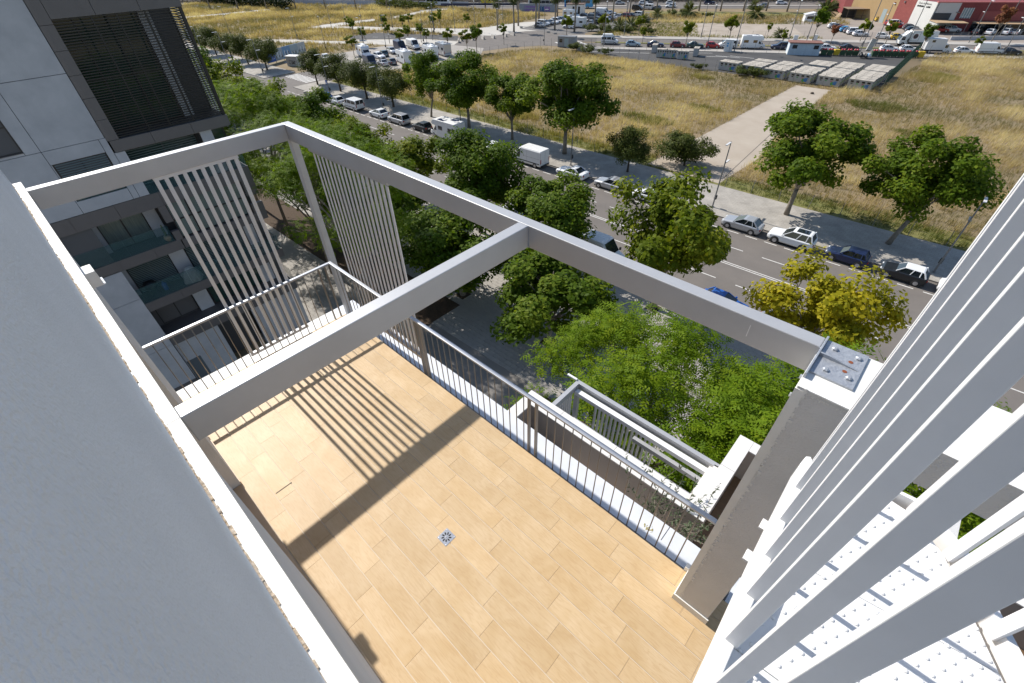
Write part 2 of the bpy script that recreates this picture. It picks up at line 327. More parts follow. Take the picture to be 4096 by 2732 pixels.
# paving slabs of the near pavement: the ones that show largest singly, the rest joined
sw, sh = 0.6, 0.4
slab_me = MB().box(-sw / 2 + .008, sw / 2 - .008, -sh / 2 + .008, sh / 2 - .008, 0, 0.035).build('paving_slab', slabm); sme = slab_me.data; bpy.data.objects.remove(slab_me)
cells = []
for j in range(int((34 - 17.6) / sh)):
    for i in range(-100, 10):
        cells.append(((i + 0.5 * (j % 2)) * sw, 17.8 + j * sh))
for j in range(27):
    for i in range(-100, -45): cells.append(((i + 0.5 * (j % 2)) * sw, 7.2 + j * sh))
vis = lambda p: (-21 < p[0] < -9.5 and 17.6 < p[1] < 23.5)
big = [c for c in cells if vis(c)]; big.sort(key=lambda c: c[0] ** 2 + c[1] ** 2); big = set(big[:300])
rest = MB()
for c in cells:
    x, y = c; y = y + SL * x
    if c in big: link('paving_slab', sme, npav, (x, y, 0.10))
    else: rest.box(x - sw / 2 + .008, x + sw / 2 - .008, y - sh / 2 + .008, y + sh / 2 - .008, 0.10, 0.135)
rest.build('paving_slabs', slabm, npav, kind='stuff')
slab('planting_bed', [(-13.5, 6.9), (30, 6.9), (30, 17.4), (-13.5, 17.2)], 0.0, 0.16, mulch)
slab('planting_bed', [(-66, 15.9), (-26, 16.3), (-26, 20.4), (-66, 20.2)], 0.0, 0.165, mulch)
# road markings
mk = MB()
def dash(x0, x1, y, wd=0.12): mk.poly([(*st(x0, y - wd / 2), 0.010), (*st(x1, y - wd / 2), 0.010), (*st(x1, y + wd / 2), 0.010), (*st(x0, y + wd / 2), 0.010)])
for yy in (42.85, 43.15): dash(-330, 40, yy, 0.11)
for i in range(-75, 12):
    if -128 < i * 4.5 < -112: continue
    dash(i * 4.5, i * 4.5 + 2.6, 46.2); dash(i * 4.5, i * 4.5 + 2.6, 39.8)
for i in range(-170, 20):
    if -130 < i * 2.0 < -112: continue
    dash(i * 2.0, i * 2.0 + 1.25, 49.5, 0.13); dash(i * 2.0, i * 2.0 + 1.25, 36.5, 0.13)
for i in range(9): mk.poly([(-126 + i * 1.2, 54 + j, 0.014) if k == 0 else (-126 + i * 1.2 + .55, 54 + j, 0.014) for k, j in ((0, 0), (1, 0), (1, 3.4), (0, 3.4))])
# crossing bars lie across the side street
mk.build('road_markings', linepaint, kind='structure')
# green verge inside the fence and the dirt track crossing the field
sheet('grass_verge', [st(-112, 60), st(30, 60), st(30, 64.5), st(-112, 63)], 0.006, lawn)
TRACK = [(-30.5, 60.5), (-20, 60.5), (-19.5, 72), (-21, 84), (-22.6, 117.5), (-29.2, 117.5), (-30.0, 78)]
sheet('dirt_track', TRACK, 0.012, dirt_c)
mk = MB().poly([(-20.3, 62, .017), (-20.2, 62, .017), (-22.4, 90, .017), (-22.5, 90, .017)]).build('track_joint', M('joint_dark', (.08, .07, .06), .9), kind='structure')
# yard of the recycling containers
YARD = [(-88, 120.5), (-50, 119.3), (-22, 120.3), (-15.6, 126), (-17.2, 166), (-40, 152), (-92, 126.5)]
sheet('yard_asphalt', YARD, 0.010, asphalt_dk)
U = Vector((0.880, 0.474)); Nn = Vector((-0.474, 0.880)); OB = Vector((-55, 147.0))
def rb(s, t): p = OB + U * s + Nn * t; return (p.x, p.y)
BA = math.atan2(0.474, 0.880)
def rbq(s0, s1, t0, t1): return [rb(s0, t0), rb(s1, t0), rb(s1, t1), rb(s0, t1)]
sheet('back_road', rbq(-62, 90, -1.6, 4.6), 0.016, asphalt)
sheet('back_road', rbq(-62, 90, 6.3, 12.8), 0.016, asphalt)
slab('median_verge', rbq(-38, 90, 4.6, 6.3), 0, 0.13, lawn)
slab('pavement', rbq(-45, 90, -4.6, -1.6), 0, 0.11, concrete)
slab('pavement', rbq(-48, 90, 12.8, 17.0), 0, 0.13, concrete)
sheet('junction_asphalt', [(-135, 107), (-113, 104), (-100, 122), (-92, 128), (-106, 150), (-116, 148), (-126, 133)], 0.014, asphalt)
sheet('gravel_lot', rbq(-12, 40, 18.5, 47), 0.012, gravel)
sheet('forecourt', rbq(22, 80, 17.0, 60), 0.018, M('forecourt_ground', (0.33, 0.28, 0.235), 0.95, var=0.2, vs_=0.2, detail=8))
sheet('grass_verge', rbq(-30, 40, 66, 76), 0.012, lawn)
# highway
HO = Vector((-95, 232)); HU = Vector((0.857, 0.515)); HN = Vector((-0.515, 0.857)); HA = math.atan2(0.515, 0.857)
def hw(s, t): p = HO + HU * s + HN * t; return (p.x, p.y)
def hwq(s0, s1, t0, t1): return [hw(s0, t0), hw(s1, t0), hw(s1, t1), hw(s0, t1)]
sheet('highway', hwq(-330, 160, -8.5, 16), 0.020, asphalt)
for a, b in ((-28, -19), (-14, 60), (-110, -40)): slab('highway_median', hwq(a, b, -0.6, 1.8), 0, 0.18, concrete)
sheet('hedge_ground', hwq(-330, 160, 16, 90), 0.016, mulch)
# lots to the left
sheet('footpath', [(-181.0, 66.7), (-182.6, 76.3), (-173.3, 82.1), (-163.6, 86.2), (-148.2, 95.3), (-144.2, 92.6), (-159.3, 83.8), (-168.8, 78.7), (-176.6, 74.5), (-179.7, 67.6)], 0.02, path_c)
sheet('footpath', [(-194.6, 96.2), (-196.3, 105.8), (-192.7, 125.9), (-188.0, 122.7), (-188.5, 108.8), (-188.8, 105.1), (-174.8, 113.6), (-171.1, 111.1), (-188.2, 100.5)], 0.02, path_c)
sheet('footpath', [(-191.1, 133.6), (-198.1, 160.9), (-190, 168), (-189.2, 153.5), (-187.8, 131.2)], 0.02, path_c)
sheet('footpath', [(-275, 79), (-269.1, 97.5), (-269.1, 112.8), (-265.5, 116.9), (-260.8, 114.7), (-263.7, 98.0), (-265.2, 79.0)], 0.02, path_c)
sheet('promenade', [(-182.3, 108.9), (-159.6, 120.3), (-139.9, 131.1), (-138.3, 145.3), (-135.7, 152.6), (-130, 160), (-118, 178), (-105, 196), (-100, 190), (-105, 172), (-107, 150), (-121.9, 137.2), (-124.5, 124.6), (-136.1, 119.8), (-148.8, 117.4), (-176.8, 105.4)], 0.024, path_c)
sheet('parking_bay', [(-163.9, 96.1), (-162.7, 105.8), (-152.7, 109.3), (-142.5, 114.5), (-134.2, 118.0), (-127.9, 112.3), (-137.7, 108.3), (-158.9, 93.0)], 0.028, asphalt_dk)
sheet('footpath', [(-158.2, 92.6), (-137.3, 108.0), (-126.1, 110.8), (-123.0, 106.4), (-139.7, 94.6), (-151.9, 88.6)], 0.026, path_c)
sheet('camper_lot', [(-143, 62), (-128, 61), (-111, 74), (-105, 84), (-106, 101), (-112, 108), (-123, 106), (-139, 94), (-141, 77)], 0.018, M('lot_ground', (0.36, 0.33, 0.295), .95, var=.15, vs_=.3, detail=8))
sheet('palm_lot', [(-127, 140), (-105, 140), (-98, 165), (-100, 190), (-112, 200), (-128, 178), (-130, 160)], 0.030, M('lot_asphalt', (0.17, 0.16, 0.15), .95, var=.2, vs_=.3, detail=8))
for i in range(7):
    p = [(-160 + i * 4, 97.5 + i * 2.3)]; x, y = p[0]
    MB().poly([(x, y, .032), (x + 1.6, y + .9, .032), (x + 1.55, y + 1.05, .032), (x - .05, y + .15, .032)]).build('bay_line', linepaint, kind='structure')
ym = MB()
for (a, b, c, d) in ((-66, 133, -57, 138.6), (-58, 133, -52, 136.2), (-55, 136, -49, 137), (-52, 138, -46, 138.3), (-84, 122, -70, 129)):
    v = Vector((c - a, d - b)).normalized(); q = Vector((-v.y, v.x)) * .12
    ym.poly([(a - q.x, b - q.y, .02), (c - q.x, d - q.y, .02), (c + q.x, d + q.y, .02), (a + q.x, b + q.y, .02)])
for a in range(3):
    x, y = -84 + a * 3.5, 126 + a * 1.8
    ym.poly([(-101 + a * 2.2, 127 + a * 2.5, .02), (-95 + a * 2.2, 124 + a * 2.5, .02), (-94.7 + a * 2.2, 124.6 + a * 2.5, .02), (-100.7 + a * 2.2, 127.6 + a * 2.5, .02)])
ym.build('yard_markings', linepaint, kind='structure')
# ------------------------------------------------------------------ the apartment block with the terrace
blk = thing('apartment_block', 'grey rendered apartment block in the foreground, its white coping running beside the wooden terrace', 'building', (0, 0, 0))
box('body', stucco, -6.85, 9, -9, 2.44, 0, 19.9, blk)
aw = MB().box(-6.83, 2.0, -0.9, -0.172, 23.21, 27.5).build('attic_wall', stucco_w, blk)
box('corner_strip', M('corner_strip_render', (0.60, 0.62, 0.66), 0.9, bump=0.8, bs=160), -6.72, -6.50, -0.174, -0.169, 23.22, 27.5, blk)
# coping in three lengths with open joints, and the raw edge of the render behind it
for a, b in ((-6.82, -2.262), (-2.257, 0.9)):
    MB().box(a, b, -0.172, -0.100, 23.16, 23.20).build('coping', coping_white, blk)
re = MB(); rg = random.Random(3); x = -6.80
while x < 0.8:
    l = rg.uniform(0.02, 0.06); re.box(x, x + l, -0.176, -0.166 + rg.uniform(-.004, .006) + .003 * math.sin(x * 3), 23.198, 23.2035 + rg.uniform(0, .004)); x += l
re.build('render_edge', rust_edge, blk, kind='stuff')
box('lintel_band', stucco, -6.82, 0.9, -0.9, -0.134, 22.55, 23.158, blk)
box('wall_pier', stucco, -6.56, -4.47, -0.9, -0.134, 20.105, 22.548, blk)
box('wall_pier', stucco_w, -2.53, 3, -0.9, -0.134, 20.105, 22.548, blk)
wn = box('recess_wall', beige, -4.468, -2.532, -0.9, -0.245, 20.105, 22.548, blk)
box('threshold', beige, -4.465, -2.535, -0.243, -0.137, 20.09, 20.118, blk)
box('skirting', beige, -2.53, 3, -0.133, -0.120, 20.09, 20.17, blk); box('skirting', beige, -6.5, -4.47, -0.133, -0.124, 20.09, 20.16, blk)
for x, z in ((-3.75, 21.9), (-6.35, 21.6)):
    pass
# white box lights under the coping
def wall_light(x, z, lab):
    t = thing('wall_light', lab, 'light', (x, -0.12, z)); MB().box(-.085, .085, 0.0, .085, -.07, .07).build('housing', coping_white, t, bevel=.004); MB().box(-.07, .07, .086, .10, -.075, -.066).build('diffuser', lamp_clear, t)
    MB().box(-.04, .04, -.015, 0, -.04, .04).build('bracket', alu, t); return t
wall_light(-4.95, 22.86, 'small white box light below the coping, left of the terrace handrail')
# ledges outside the terrace railings
box('front_ledge', ledge_w, -6.85, 0.32, 2.545, 2.90, 19.5, 20.0, blk); box('ledge_joint', black, -0.42, -0.414, 2.70, 2.90, 19.99, 20.002, blk)
box('side_ledge', white, -6.85, -6.47, -0.9, 2.543, 19.5, 20.0, blk)
box('front_ledge', ledge_w, 0.36, 6, 2.545, 2.90, 19.5, 20.0, blk)
box('edge_upstand', steel, -6.46, 0.0, 2.528, 2.543, 19.92, 20.085, blk); box('edge_upstand', steel, -6.468, -6.452, -0.12, 2.527, 19.92, 20.085, blk)
# concrete column and the lintel beam to its right
cl = MB().box(-0.035, 0.29, 2.22, 2.70, 20.105, 23.165).build('concrete_column', stucco, blk, bevel=0.006)
box('column_edge', white, -0.0385, 0.010, 2.2165, 2.69, 20.2, 23.15, blk); box('column_cap', white, -0.034, 0.289, 2.2185, 2.699, 23.166, 23.17, blk)
box('skirting', white, -0.048, 0.302, 2.205, 2.2185, 20.10, 20.20, blk); box('skirting', white, -0.048, -0.036, 2.22, 2.50, 20.10, 20.20, blk)
wl = MB(); rg = random.Random(5)
for i in range(120):
    t = i / 119; z = 20.2 + t * 2.95; w_ = abs(rg.gauss(0, .010)); wl.box(.010, .012 + w_, 2.2172, 2.221, z, z + rg.uniform(.01, .035))
for i in range(60):
    x = .0 + i * .0048; wl.box(x, x + .006, 2.2175, 2.221, 23.15 - abs(rg.gauss(0, .012)), 23.164)
wl.build('paint_overspill', white, blk, kind='stuff')
box('lintel_beam', stucco, 0.31, 8, 2.22, 2.72, 22.92, 23.165, blk); box('column_cap', white, 0.312, 8, 2.2185, 2.719, 23.166, 23.17, blk)
box('far_wall', stucco, 1.55, 1.90, 2.95, 5.20, 14, 20.1, blk)
# ------------------------------------------------------------------ terrace floor, plank by plank
deck = MB().box(-6.45, 6, -0.9, 2.527, 19.9, 20.094).build('terrace_floor', grout, kind='structure')
pm = MB().box(0, .7975, 0, .1975, 0, .007).build('plank', wood); pme = pm.data; bpy.data.objects.remove(pm)
rg = random.Random(11)
for r in range(-1, 13):
    y0 = 0.0 + r * 0.2045 - 0.19 + 0.062
    xo = -2.160 - 0.1595 * (r - 5) * 1.0
    k0 = int((-6.45 - xo) / 0.8) - 1
    for k in range(k0, k0 + 14):
        a = xo + k * 0.8; b = a + 0.8
        if b < -6.45 or a > 3.2: continue
        if a < -6.44 or y0 + .2 > 2.527 or b > 3.2:
            a2 = max(a, -6.445); b2 = min(b, 3.2); y1 = min(y0 + .1975, 2.525)
            if b2 - a2 < .02 or y1 - y0 < .02: continue
            MB().box(0, b2 - a2 - .0025, 0, y1 - y0, 0, .007).build('plank', wood, deck, loc=(a2, y0, 20.0935 + rg.uniform(0, .0006)))
        else: link('plank', pme, deck, (a, y0, 20.0935 + rg.uniform(0, .0006)))
# floor drain
dr = thing('floor_drain', 'square steel drain grate with a flower of slots in the wooden terrace floor', 'drain', (-2.145, 1.11, 20.1))
MB().box(-.073, .073, -.073, .073, 0, .0035).build('plate', chrome, dr, bevel=.0012)
fl = MB()
for k in range(9):
    a = k * 2 * math.pi / 9; fl.X = Matrix.Rotation(a, 4, 'Z')
    fl.prism([(.020, -.004), (.036, -.013), (.054, -.010), (.058, .0), (.046, .004), (.030, .003)], .0036, .0040)
fl.X = None; fl.build('slots', dark_hole, dr)
MB().lathe([(.012, .0036), (.009, .006), (0.001, .0065)], n=10).build('hub', chrome, dr)
sc_ = MB()
for a, b in ((-.06, -.06), (.06, -.06), (.06, .06), (-.06, .06)): sc_.lathe([(.006, .0036), (.005, .005)], (a, b, 0), 8)
sc_.build('screws', galv, dr, kind='stuff')
tag(box('floor_slot', dark_hole, 0, .012, 0, .20, 0, .0012, loc=(-4.05, 0.09, 20.1008)), 'short dark slot left open between two terrace floor planks', 'slot')
# ------------------------------------------------------------------ steel pergola
pg = thing('pergola', 'silver steel pergola frame over the wooden terrace, bolted to the grey column', 'pergola')
MB().box(-6.575, -0.037, 2.575, 2.68, 23.0, 23.2).build('beam', alu, pg, bevel=.006)
MB().box(-6.575, -6.47, -0.10, 2.574, 23.0, 23.2).build('beam', alu, pg, bevel=.006)
MB().box(-2.36, -2.255, -0.099, 2.574, 23.0, 23.2).build('beam', alu, pg, bevel=.006)
MB().box(-6.57, -6.46, 2.585, 2.675, 19.6, 22.999).build('post', alu, pg, bevel=.005)
wd = MB(); rg = random.Random(9)
for i in range(40): wd.tube([(-2.253, 2.573, 23.0 + i * .005), (-2.2505, 2.5715, 23.003 + i * .005)], .0035, 5)
for i in range(40): wd.box(-.044 + rg.uniform(-.003, 0), -.034, 2.571 - rg.uniform(0, .004), 2.576, 23.0 + i * .005, 23.004 + i * .005)
wd.build('weld_bead', galv, pg, kind='stuff')
bk = MB().box(-.036, -.024, 2.30, 2.70, 22.90, 23.205).build('end_plate', galv, pg, bevel=.003)
MB().box(-.023, .19, 2.36, 2.695, 23.171, 23.183).build('base_plate', galv, pg, bevel=.002)
MB().side([(-.022, 23.184), (.175, 23.184), (.03, 23.29 - .10 + .015), (-.022, 23.205)], 2.52, 2.532).build('gusset', galv, pg)
for x, y in ((.15, 2.63), (.15, 2.43), (.04, 2.42), (.03, 2.63)): MB().lathe([(.017, 23.184), (.017, 23.192), (.009, 23.197)], (x, y, 0), 6).build('bolt', galv, pg)
for x, y in ((.125, 2.575), (.12, 2.475)): MB().lathe([(.012, 23.1835), (.012, 23.1845)], (x, y, 0), 12).build('bolt_hole', rustm, pg)
for z in (22.97, 23.12): MB().lathe([(.014, -.05), (.014, -.037)], (0, 2.36, z), 6, axis='x').build('bolt', galv, pg)
sm = MB()
for x, y, r in ((-6.50, 2.60, .006), (-6.0, 2.60, .006), (-5.72, 2.60, .006), (-5.80, 2.635, .004), (-6.52, 2.56, .005)): sm.lathe([(r, 23.2003), (r, 23.2012)], (x, y, 0), 8)
sm.build('screw_holes', black, pg, kind='stuff')
tag(box('scratch', M('bare_metal_scratch', (.75, .75, .75), .5), -.42, -.416, 2.5735, 2.5745, 23.06, 23.15), 'pale scratch down the face of the front beam near the column', 'scratch'); 
# ------------------------------------------------------------------ slatted screens hung from the beams
sc1 = thing('slatted_screen', 'grey open screen of ten upright slats hanging from the left pergola beam', 'screen')
for i in range(10):
    y = 0.955 + i * (1.862 - 0.955) / 9; MB().box(-6.535, -6.495, y - .020, y + .020, 20.235, 22.96).build('slat', slat_g, sc1)
MB().box(-6.542, -6.488, 0.93, 1.89, 20.19, 20.234).build('bottom_rail', slat_w, sc1, bevel=.002); MB().box(-6.542, -6.488, 0.93, 1.89, 22.961, 22.998).build('top_rail', slat_g, sc1)
sh_ = MB()
for i in range(10): sh_.lathe([(.006, 20.2345), (.005, 20.237)], (-6.515, 1.005 + i * .0945, 0), 8)
sh_.build('screws', black, sc1, kind='stuff')
sc2 = thing('louvred_screen', 'white closed screen of upright louvres hanging from the front pergola beam', 'screen')
for i in range(17):
    x = -6.02 + i * (1.60 / 16.0); b = MB(); b.X = Matrix.Translation((x, 2.645, 0)) @ Matrix.Rotation(rad(-20), 4, 'Z')
    b.box(-.060, .060, -.007, .007, 20.35, 22.93); b.build('slat', slat_w, sc2, bevel=.003)
MB().box(-6.08, -4.36, 2.60, 2.66, 20.28, 20.335).build('bottom_rail', alu, sc2); MB().box(-6.08, -4.36, 2.615, 2.675, 22.94, 22.999).build('top_rail', alu, sc2)
# ------------------------------------------------------------------ terrace railings
def baluster(par, x, y, z0=20.0, z1=21.10): link('baluster', bal_me, par, (x, y, z0))
_b = MB().lathe([(.0065, .005), (.0065, 1.10)], n=8).lathe([(.012, 0), (.012, .006), (.007, .012)], n=8).build('baluster', steel, smooth=True); bal_me = _b.data; bpy.data.objects.remove(_b)
r1 = thing('railing', 'steel railing along the front edge of the wooden terrace, with round bars', 'railing')
MB().box(-6.49, -0.037, 2.535, 2.585, 21.10, 21.13).build('handrail', railm, r1, bevel=.006)
MB().box(-6.44, -0.037, 2.553, 2.567, 20.045, 20.055).build('bottom_bar', steel, r1)
x = -0.19
while x > -6.40:
    if all(abs(x - q) > .05 for q in (-2.22, -2.11, -4.28, -4.18)): baluster(r1, x, 2.56)
    x -= .1175
for x in (-2.22, -2.11, -4.28, -4.185): MB().box(x - .006, x + .006, 2.535, 2.585, 20.0, 21.099).build('stanchion', steel, r1)
MB().box(-.085, -.036, 2.53, 2.585, 20.08, 20.17).build('wall_bracket', white, r1, bevel=.004); MB().lathe([(.012, 21.1305), (.012, 21.132)], (-.09, 2.56, 0), 12).build('screw_cap', railm, r1)
r2 = thing('railing', 'steel railing along the left edge of the wooden terrace, under the open slat screen', 'railing')
MB().box(-6.49, -6.44, -0.132, 2.534, 21.10, 21.13).build('handrail', railm, r2, bevel=.006); MB().box(-6.472, -6.458, -0.12, 2.534, 20.045, 20.055).build('bottom_bar', steel, r2)
for i in range(22):
    if i not in (20, 21): baluster(r2, -6.465, -0.03 + i * .1175)
for y in (2.34, 2.455): MB().box(-6.49, -6.44, y - .006, y + .006, 20.0, 21.099).build('stanchion', steel, r2)
MB().lathe([(.012, 21.1305), (.012, 21.132)], (-6.465, -.07, 0), 12).build('screw_cap', railm, r2)
# ------------------------------------------------------------------ lower terraces in front (parts of the same block)
box('planter_floor', taupe, -4.0, -0.22, 2.445, 4.42, 16.9, 17.3, blk)
box('parapet_wall', taupe, -4.0, -0.235, 4.425, 4.70, 14.0, 18.07, blk); box('parapet_wall', taupe, -4.0, -3.80, 2.905, 4.424, 14.0, 18.07, blk); box('parapet_wall', taupe, -0.48, -0.235, 4.705, 6.42, 14.0, 18.07, blk); box('parapet_wall', taupe, -0.234, 5, 6.19, 6.42, 14.0, 18.07, blk)
def cop(x0, x1, y0, y1): MB().box(x0, x1, y0, y1, 18.071, 18.10).build('parapet_coping', porcelain, blk, bevel=.003)
for a, b in ((-4.03, -3.20), (-3.195, -2.0), (-1.995, -0.80), (-0.795, -0.232)): cop(a, b, 4.42, 4.72)
cop(-4.03, -3.79, 2.91, 3.70); cop(-4.03, -3.79, 3.705, 4.418); cop(-0.48, -0.232, 4.723, 5.60); cop(-0.48, -0.232, 5.605, 6.43); cop(-0.229, 1.2, 6.18, 6.43); cop(1.205, 5, 6.18, 6.43)
box('stepped_ledge', porcelain, -0.62, -0.482, 4.705, 5.58, 14, 17.93, blk); box('stepped_ledge', porcelain, -0.56, -0.482, 4.705, 5.60, 17.931, 18.0, blk)
fl2 = box('lower_floor', brown_tile, -0.232, 5, 2.445, 6.18, 17.0, 17.292, blk)
pm2 = MB().box(0, .195, 0, .895, 0, .008).build('plank', brown_tile); pme2 = pm2.data; bpy.data.objects.remove(pm2)
for i in range(8):
    for j in range(5):
        y = 2.46 + j * .9 - .3 * (i % 3)
        if y > 2.4 and y + .9 < 6.18: link('plank', pme2, blk, (-0.225 + i * .2, y, 17.292))
lp = thing('lower_pergola', 'smaller silver pergola of the storey below, in front of the white parapet coping', 'pergola')
MB().box(-3.56, -0.485, 5.57, 5.66, 17.85, 18.0).build('beam', alu, lp, bevel=.004); MB().box(-3.56, -3.47, 4.73, 5.569, 17.85, 18.0).build('beam', alu, lp, bevel=.004)
MB().box(-3.56, -3.47, 5.57, 5.66, 14.0, 17.849).build('post', alu, lp); MB().box(-3.46, -0.60, 5.42, 5.53, 17.80, 17.90).build('awning_box', slat_w, lp, bevel=.004)
MB().box(-2.0, -0.62, 5.33, 5.41, 17.62, 17.72).build('awning_bar', alu, lp, bevel=.003); MB().box(-3.80, -3.561, 5.60, 5.645, 18.001, 18.03).build('top_bar', slat_w, lp)
s3 = thing('slatted_screen', 'grey screen of fifteen upright slats hanging under the front beam of the lower pergola', 'screen')
for i in range(15):
    x = -3.02 + i * .098; MB().box(x - .018, x + .018, 5.59, 5.63, 15.2, 17.80).build('slat', slat_g, s3)
MB().box(-3.05, -1.62, 5.585, 5.635, 15.15, 15.199).build('bottom_rail', slat_g, s3); MB().box(-3.05, -1.62, 5.585, 5.635, 17.801, 17.848).build('top_rail', slat_g, s3)
s4 = thing('slatted_screen', 'short grey slat screen under the left beam of the lower pergola', 'screen')
for i in range(8):
    y = 4.86 + i * .075; MB().box(-3.53, -3.50, y - .016, y + .016, 15.2, 17.80).build('slat', slat_g, s4)
MB().box(-3.54, -3.49, 4.83, 5.42, 15.15, 15.199).build('bottom_rail', slat_g, s4); MB().box(-3.54, -3.49, 4.83, 5.42, 17.801, 17.848).build('top_rail', slat_g, s4)
r3 = thing('railing', 'thin grey railing below the lower pergola, in front of its slat screen', 'railing')
MB().box(-3.50, -0.70, 5.52, 5.565, 16.86, 16.89).build('handrail', alu, r3)
for i in range(24): link('baluster', bal_me, r3, (-3.45 + i * .117, 5.545, 15.76))
# potted olive tree
ol = thing('olive_plant', 'olive bush growing from the round stone planter behind the front railing', 'plant', (-0.70, 3.95, 17.78))
rg = random.Random(21); br_ = MB(); LC = []; LN = []; LD = []
for k in range(46):
    a = rg.uniform(0, 6.283); e = rg.uniform(.45, 1.35); L = rg.uniform(.75, 1.5)
    p = Vector((0, 0, .0)); d = Vector((math.cos(a) * math.cos(e), math.sin(a) * math.cos(e), math.sin(e))); pts = [p.copy()]
    for s_ in range(9):
        d = (d + Vector((rg.gauss(0, .16), rg.gauss(0, .16), rg.gauss(-.02, .1)))).normalized(); p = p + d * L / 9; pts.append(p.copy())
        if s_ > 2:
            for q in range(5):
                o = Vector((rg.gauss(0, 1), rg.gauss(0, 1), rg.gauss(0, 1))).normalized(); LD.append(tuple((d * .8 + o).normalized())); LN.append(tuple(o.cross(d) + Vector((0, 0, .3)))); LC.append(tuple(p + (d * .6 + o * .5) * .045 + d * rg.uniform(-.08, .08)))
    br_.tube(pts, [.009 - .0008 * i for i in range(10)], 5)
br_.build('branches', bark, ol)
ar = np.random.default_rng(4); LC = np.array(LC); link('foliage', leaves('foliage', LC, np.array(LN), ar.uniform(.055, .10, len(LC)), .24, lf_olive, ar.random(len(LC)), ar, np.array(LD)), ol)
pt = thing('stone_planter', 'round speckled grey stone planter with a drain hole, holding the olive bush', 'planter', (-0.62, 3.98, 17.3))
stone = M('speckled_stone', (0.30, 0.30, 0.31), 0.8, col2=(0.12, 0.12, 0.13), vs_=40, detail=6, bump=.3, bs=60)
MB().lathe([(.10, 0), (.20, .06), (.255, .20), (.26, .30), (.22, .42), (.14, .50), (.11, .51), (.10, .46)], n=28).build('bowl', stone, pt, smooth=True)
h = MB(); h.X = Matrix.Translation((.13, -.21, .33)) @ Matrix.Rotation(rad(50), 4, 'X'); h.lathe([(.03, 0), (.03, .03)], n=14); h.build('drain_hole', dark_hole, pt)
MB().lathe([(.10, .455), (.02, .462)], n=14).build('soil', mulch, pt)
# pale bird mess stain and specks on the ledge
rg = random.Random(14); sp = MB()
for i in range(26): sp.lathe([(rg.uniform(.004, .012), 20.0005), (.002, 20.004)], (-.58 + rg.gauss(0, .045), 2.72 + rg.gauss(0, .022), 0), 6)
tag(sp.build('lichen_patch', M('lichen', (.42, .36, .16), .95, var=.5, vs_=80)), 'small yellowish lichen patch on the pale ledge outside the front railing', 'lichen')
# ------------------------------------------------------------------ white stair with the slatted guard, right edge
stw = thing('white_staircase', 'white steel stair with studded treads and tall slats at the right edge', 'staircase')
MB().prism([(.128, -.4), (.158, .60), (.137, 1.122), (.133, 1.303), (.129, 1.615), (.135, 1.66), (.150, 1.67), (.172, 1.64), (.176, 1.30), (.188, 1.10), (.207, .60), (.215, -.4)], 23.18, 23.30).build('stringer', stair_w, stw, bevel=.003)
TZ = 23.22
tr = MB()
TP = [[(.21, -.5), (1.5, -.5), (1.42, .28), (.205, .33)], [(.205, .334), (1.42, .284), (1.12, .86), (.20, .80)], [(.20, .804), (1.12, .864), (.86, 1.30), (.19, 1.22)], [(.19, 1.224), (.86, 1.304), (.67, 1.63), (.545, 1.745), (.42, 1.765), (.175, 1.66)]]
for i, P_ in enumerate(TP):
    z = TZ - .004 * i; t = MB().prism(P_, z - .03, z).build('tread', stair_w, stw, bevel=.002)
    sd = MB(); xs = np.arange(.23, 1.5, .043); ys = np.arange(-.48, 1.75, .043)
    gx, gy = np.meshgrid(xs, ys); gx = gx + .0215 * (np.round((gy + .48) / .043) % 2); k = inpoly(gx.ravel(), gy.ravel(), P_)
    for x, y in zip(gx.ravel()[k], gy.ravel()[k]): sd.lathe([(.0085, z), (.0065, z + .0035), (.002, z + .0052)], (x, y, 0), 7)
    sd.build('studs', stair_w, t, smooth=True, kind='stuff')
ys = [-.12, .05, .23, .41, .59, .769, .948, 1.122, 1.296, 1.477]
for i, y in enumerate(ys):
    x = .168 + .018 * (1.477 - y) * .9
    if i >= 5: x = (.168, .164, .161, .152, .149)[i - 5]
    b = MB(); b.box(x, x + .040, y, y + .020, 23.29, 25.9); b.build('slat', slat_w, stw, bevel=.0015)
for x, y, z0 in ((.162, 1.655, 23.0), (.185, 1.83, 22.8), (.215, 2.0, 22.6)): MB().box(x, x + .04, y, y + .02, z0, 25.9).build('slat', slat_w, stw, bevel=.0015)
for x, y in ((.545, 1.752), (.682, 1.640), (.83, 1.43), (1.0, 1.16), (1.18, .84), (1.32, .52)):
    b = MB(); b.X = Matrix.Translation((x, y, 0)) @ Matrix.Rotation(rad(-52), 4, 'Z'); b.box(-.02, .02, -.01, .01, 23.20, 25.9); b.build('slat', slat_w, stw, bevel=.0015)
MB().prism([(.40, 1.775), (.55, 1.78), (.70, 1.66), (.90, 1.33), (1.14, .90), (1.45, .30), (1.47, .31), (1.16, .915), (.915, 1.35), (.715, 1.68), (.56, 1.80), (.40, 1.79)], 23.13, 23.245).build('outer_stringer', stair_w, stw)
MB().box(.128, .150, .52, .545, 20.1, 23.19).build('lower_slat', slat_w, stw, bevel=.0015)
for x, y in ((.118, 1.16), (.116, 1.33)): MB().box(x, x + .022, y, y + .05, 23.12, 23.135).build('fixing_tab', stair_w, stw)
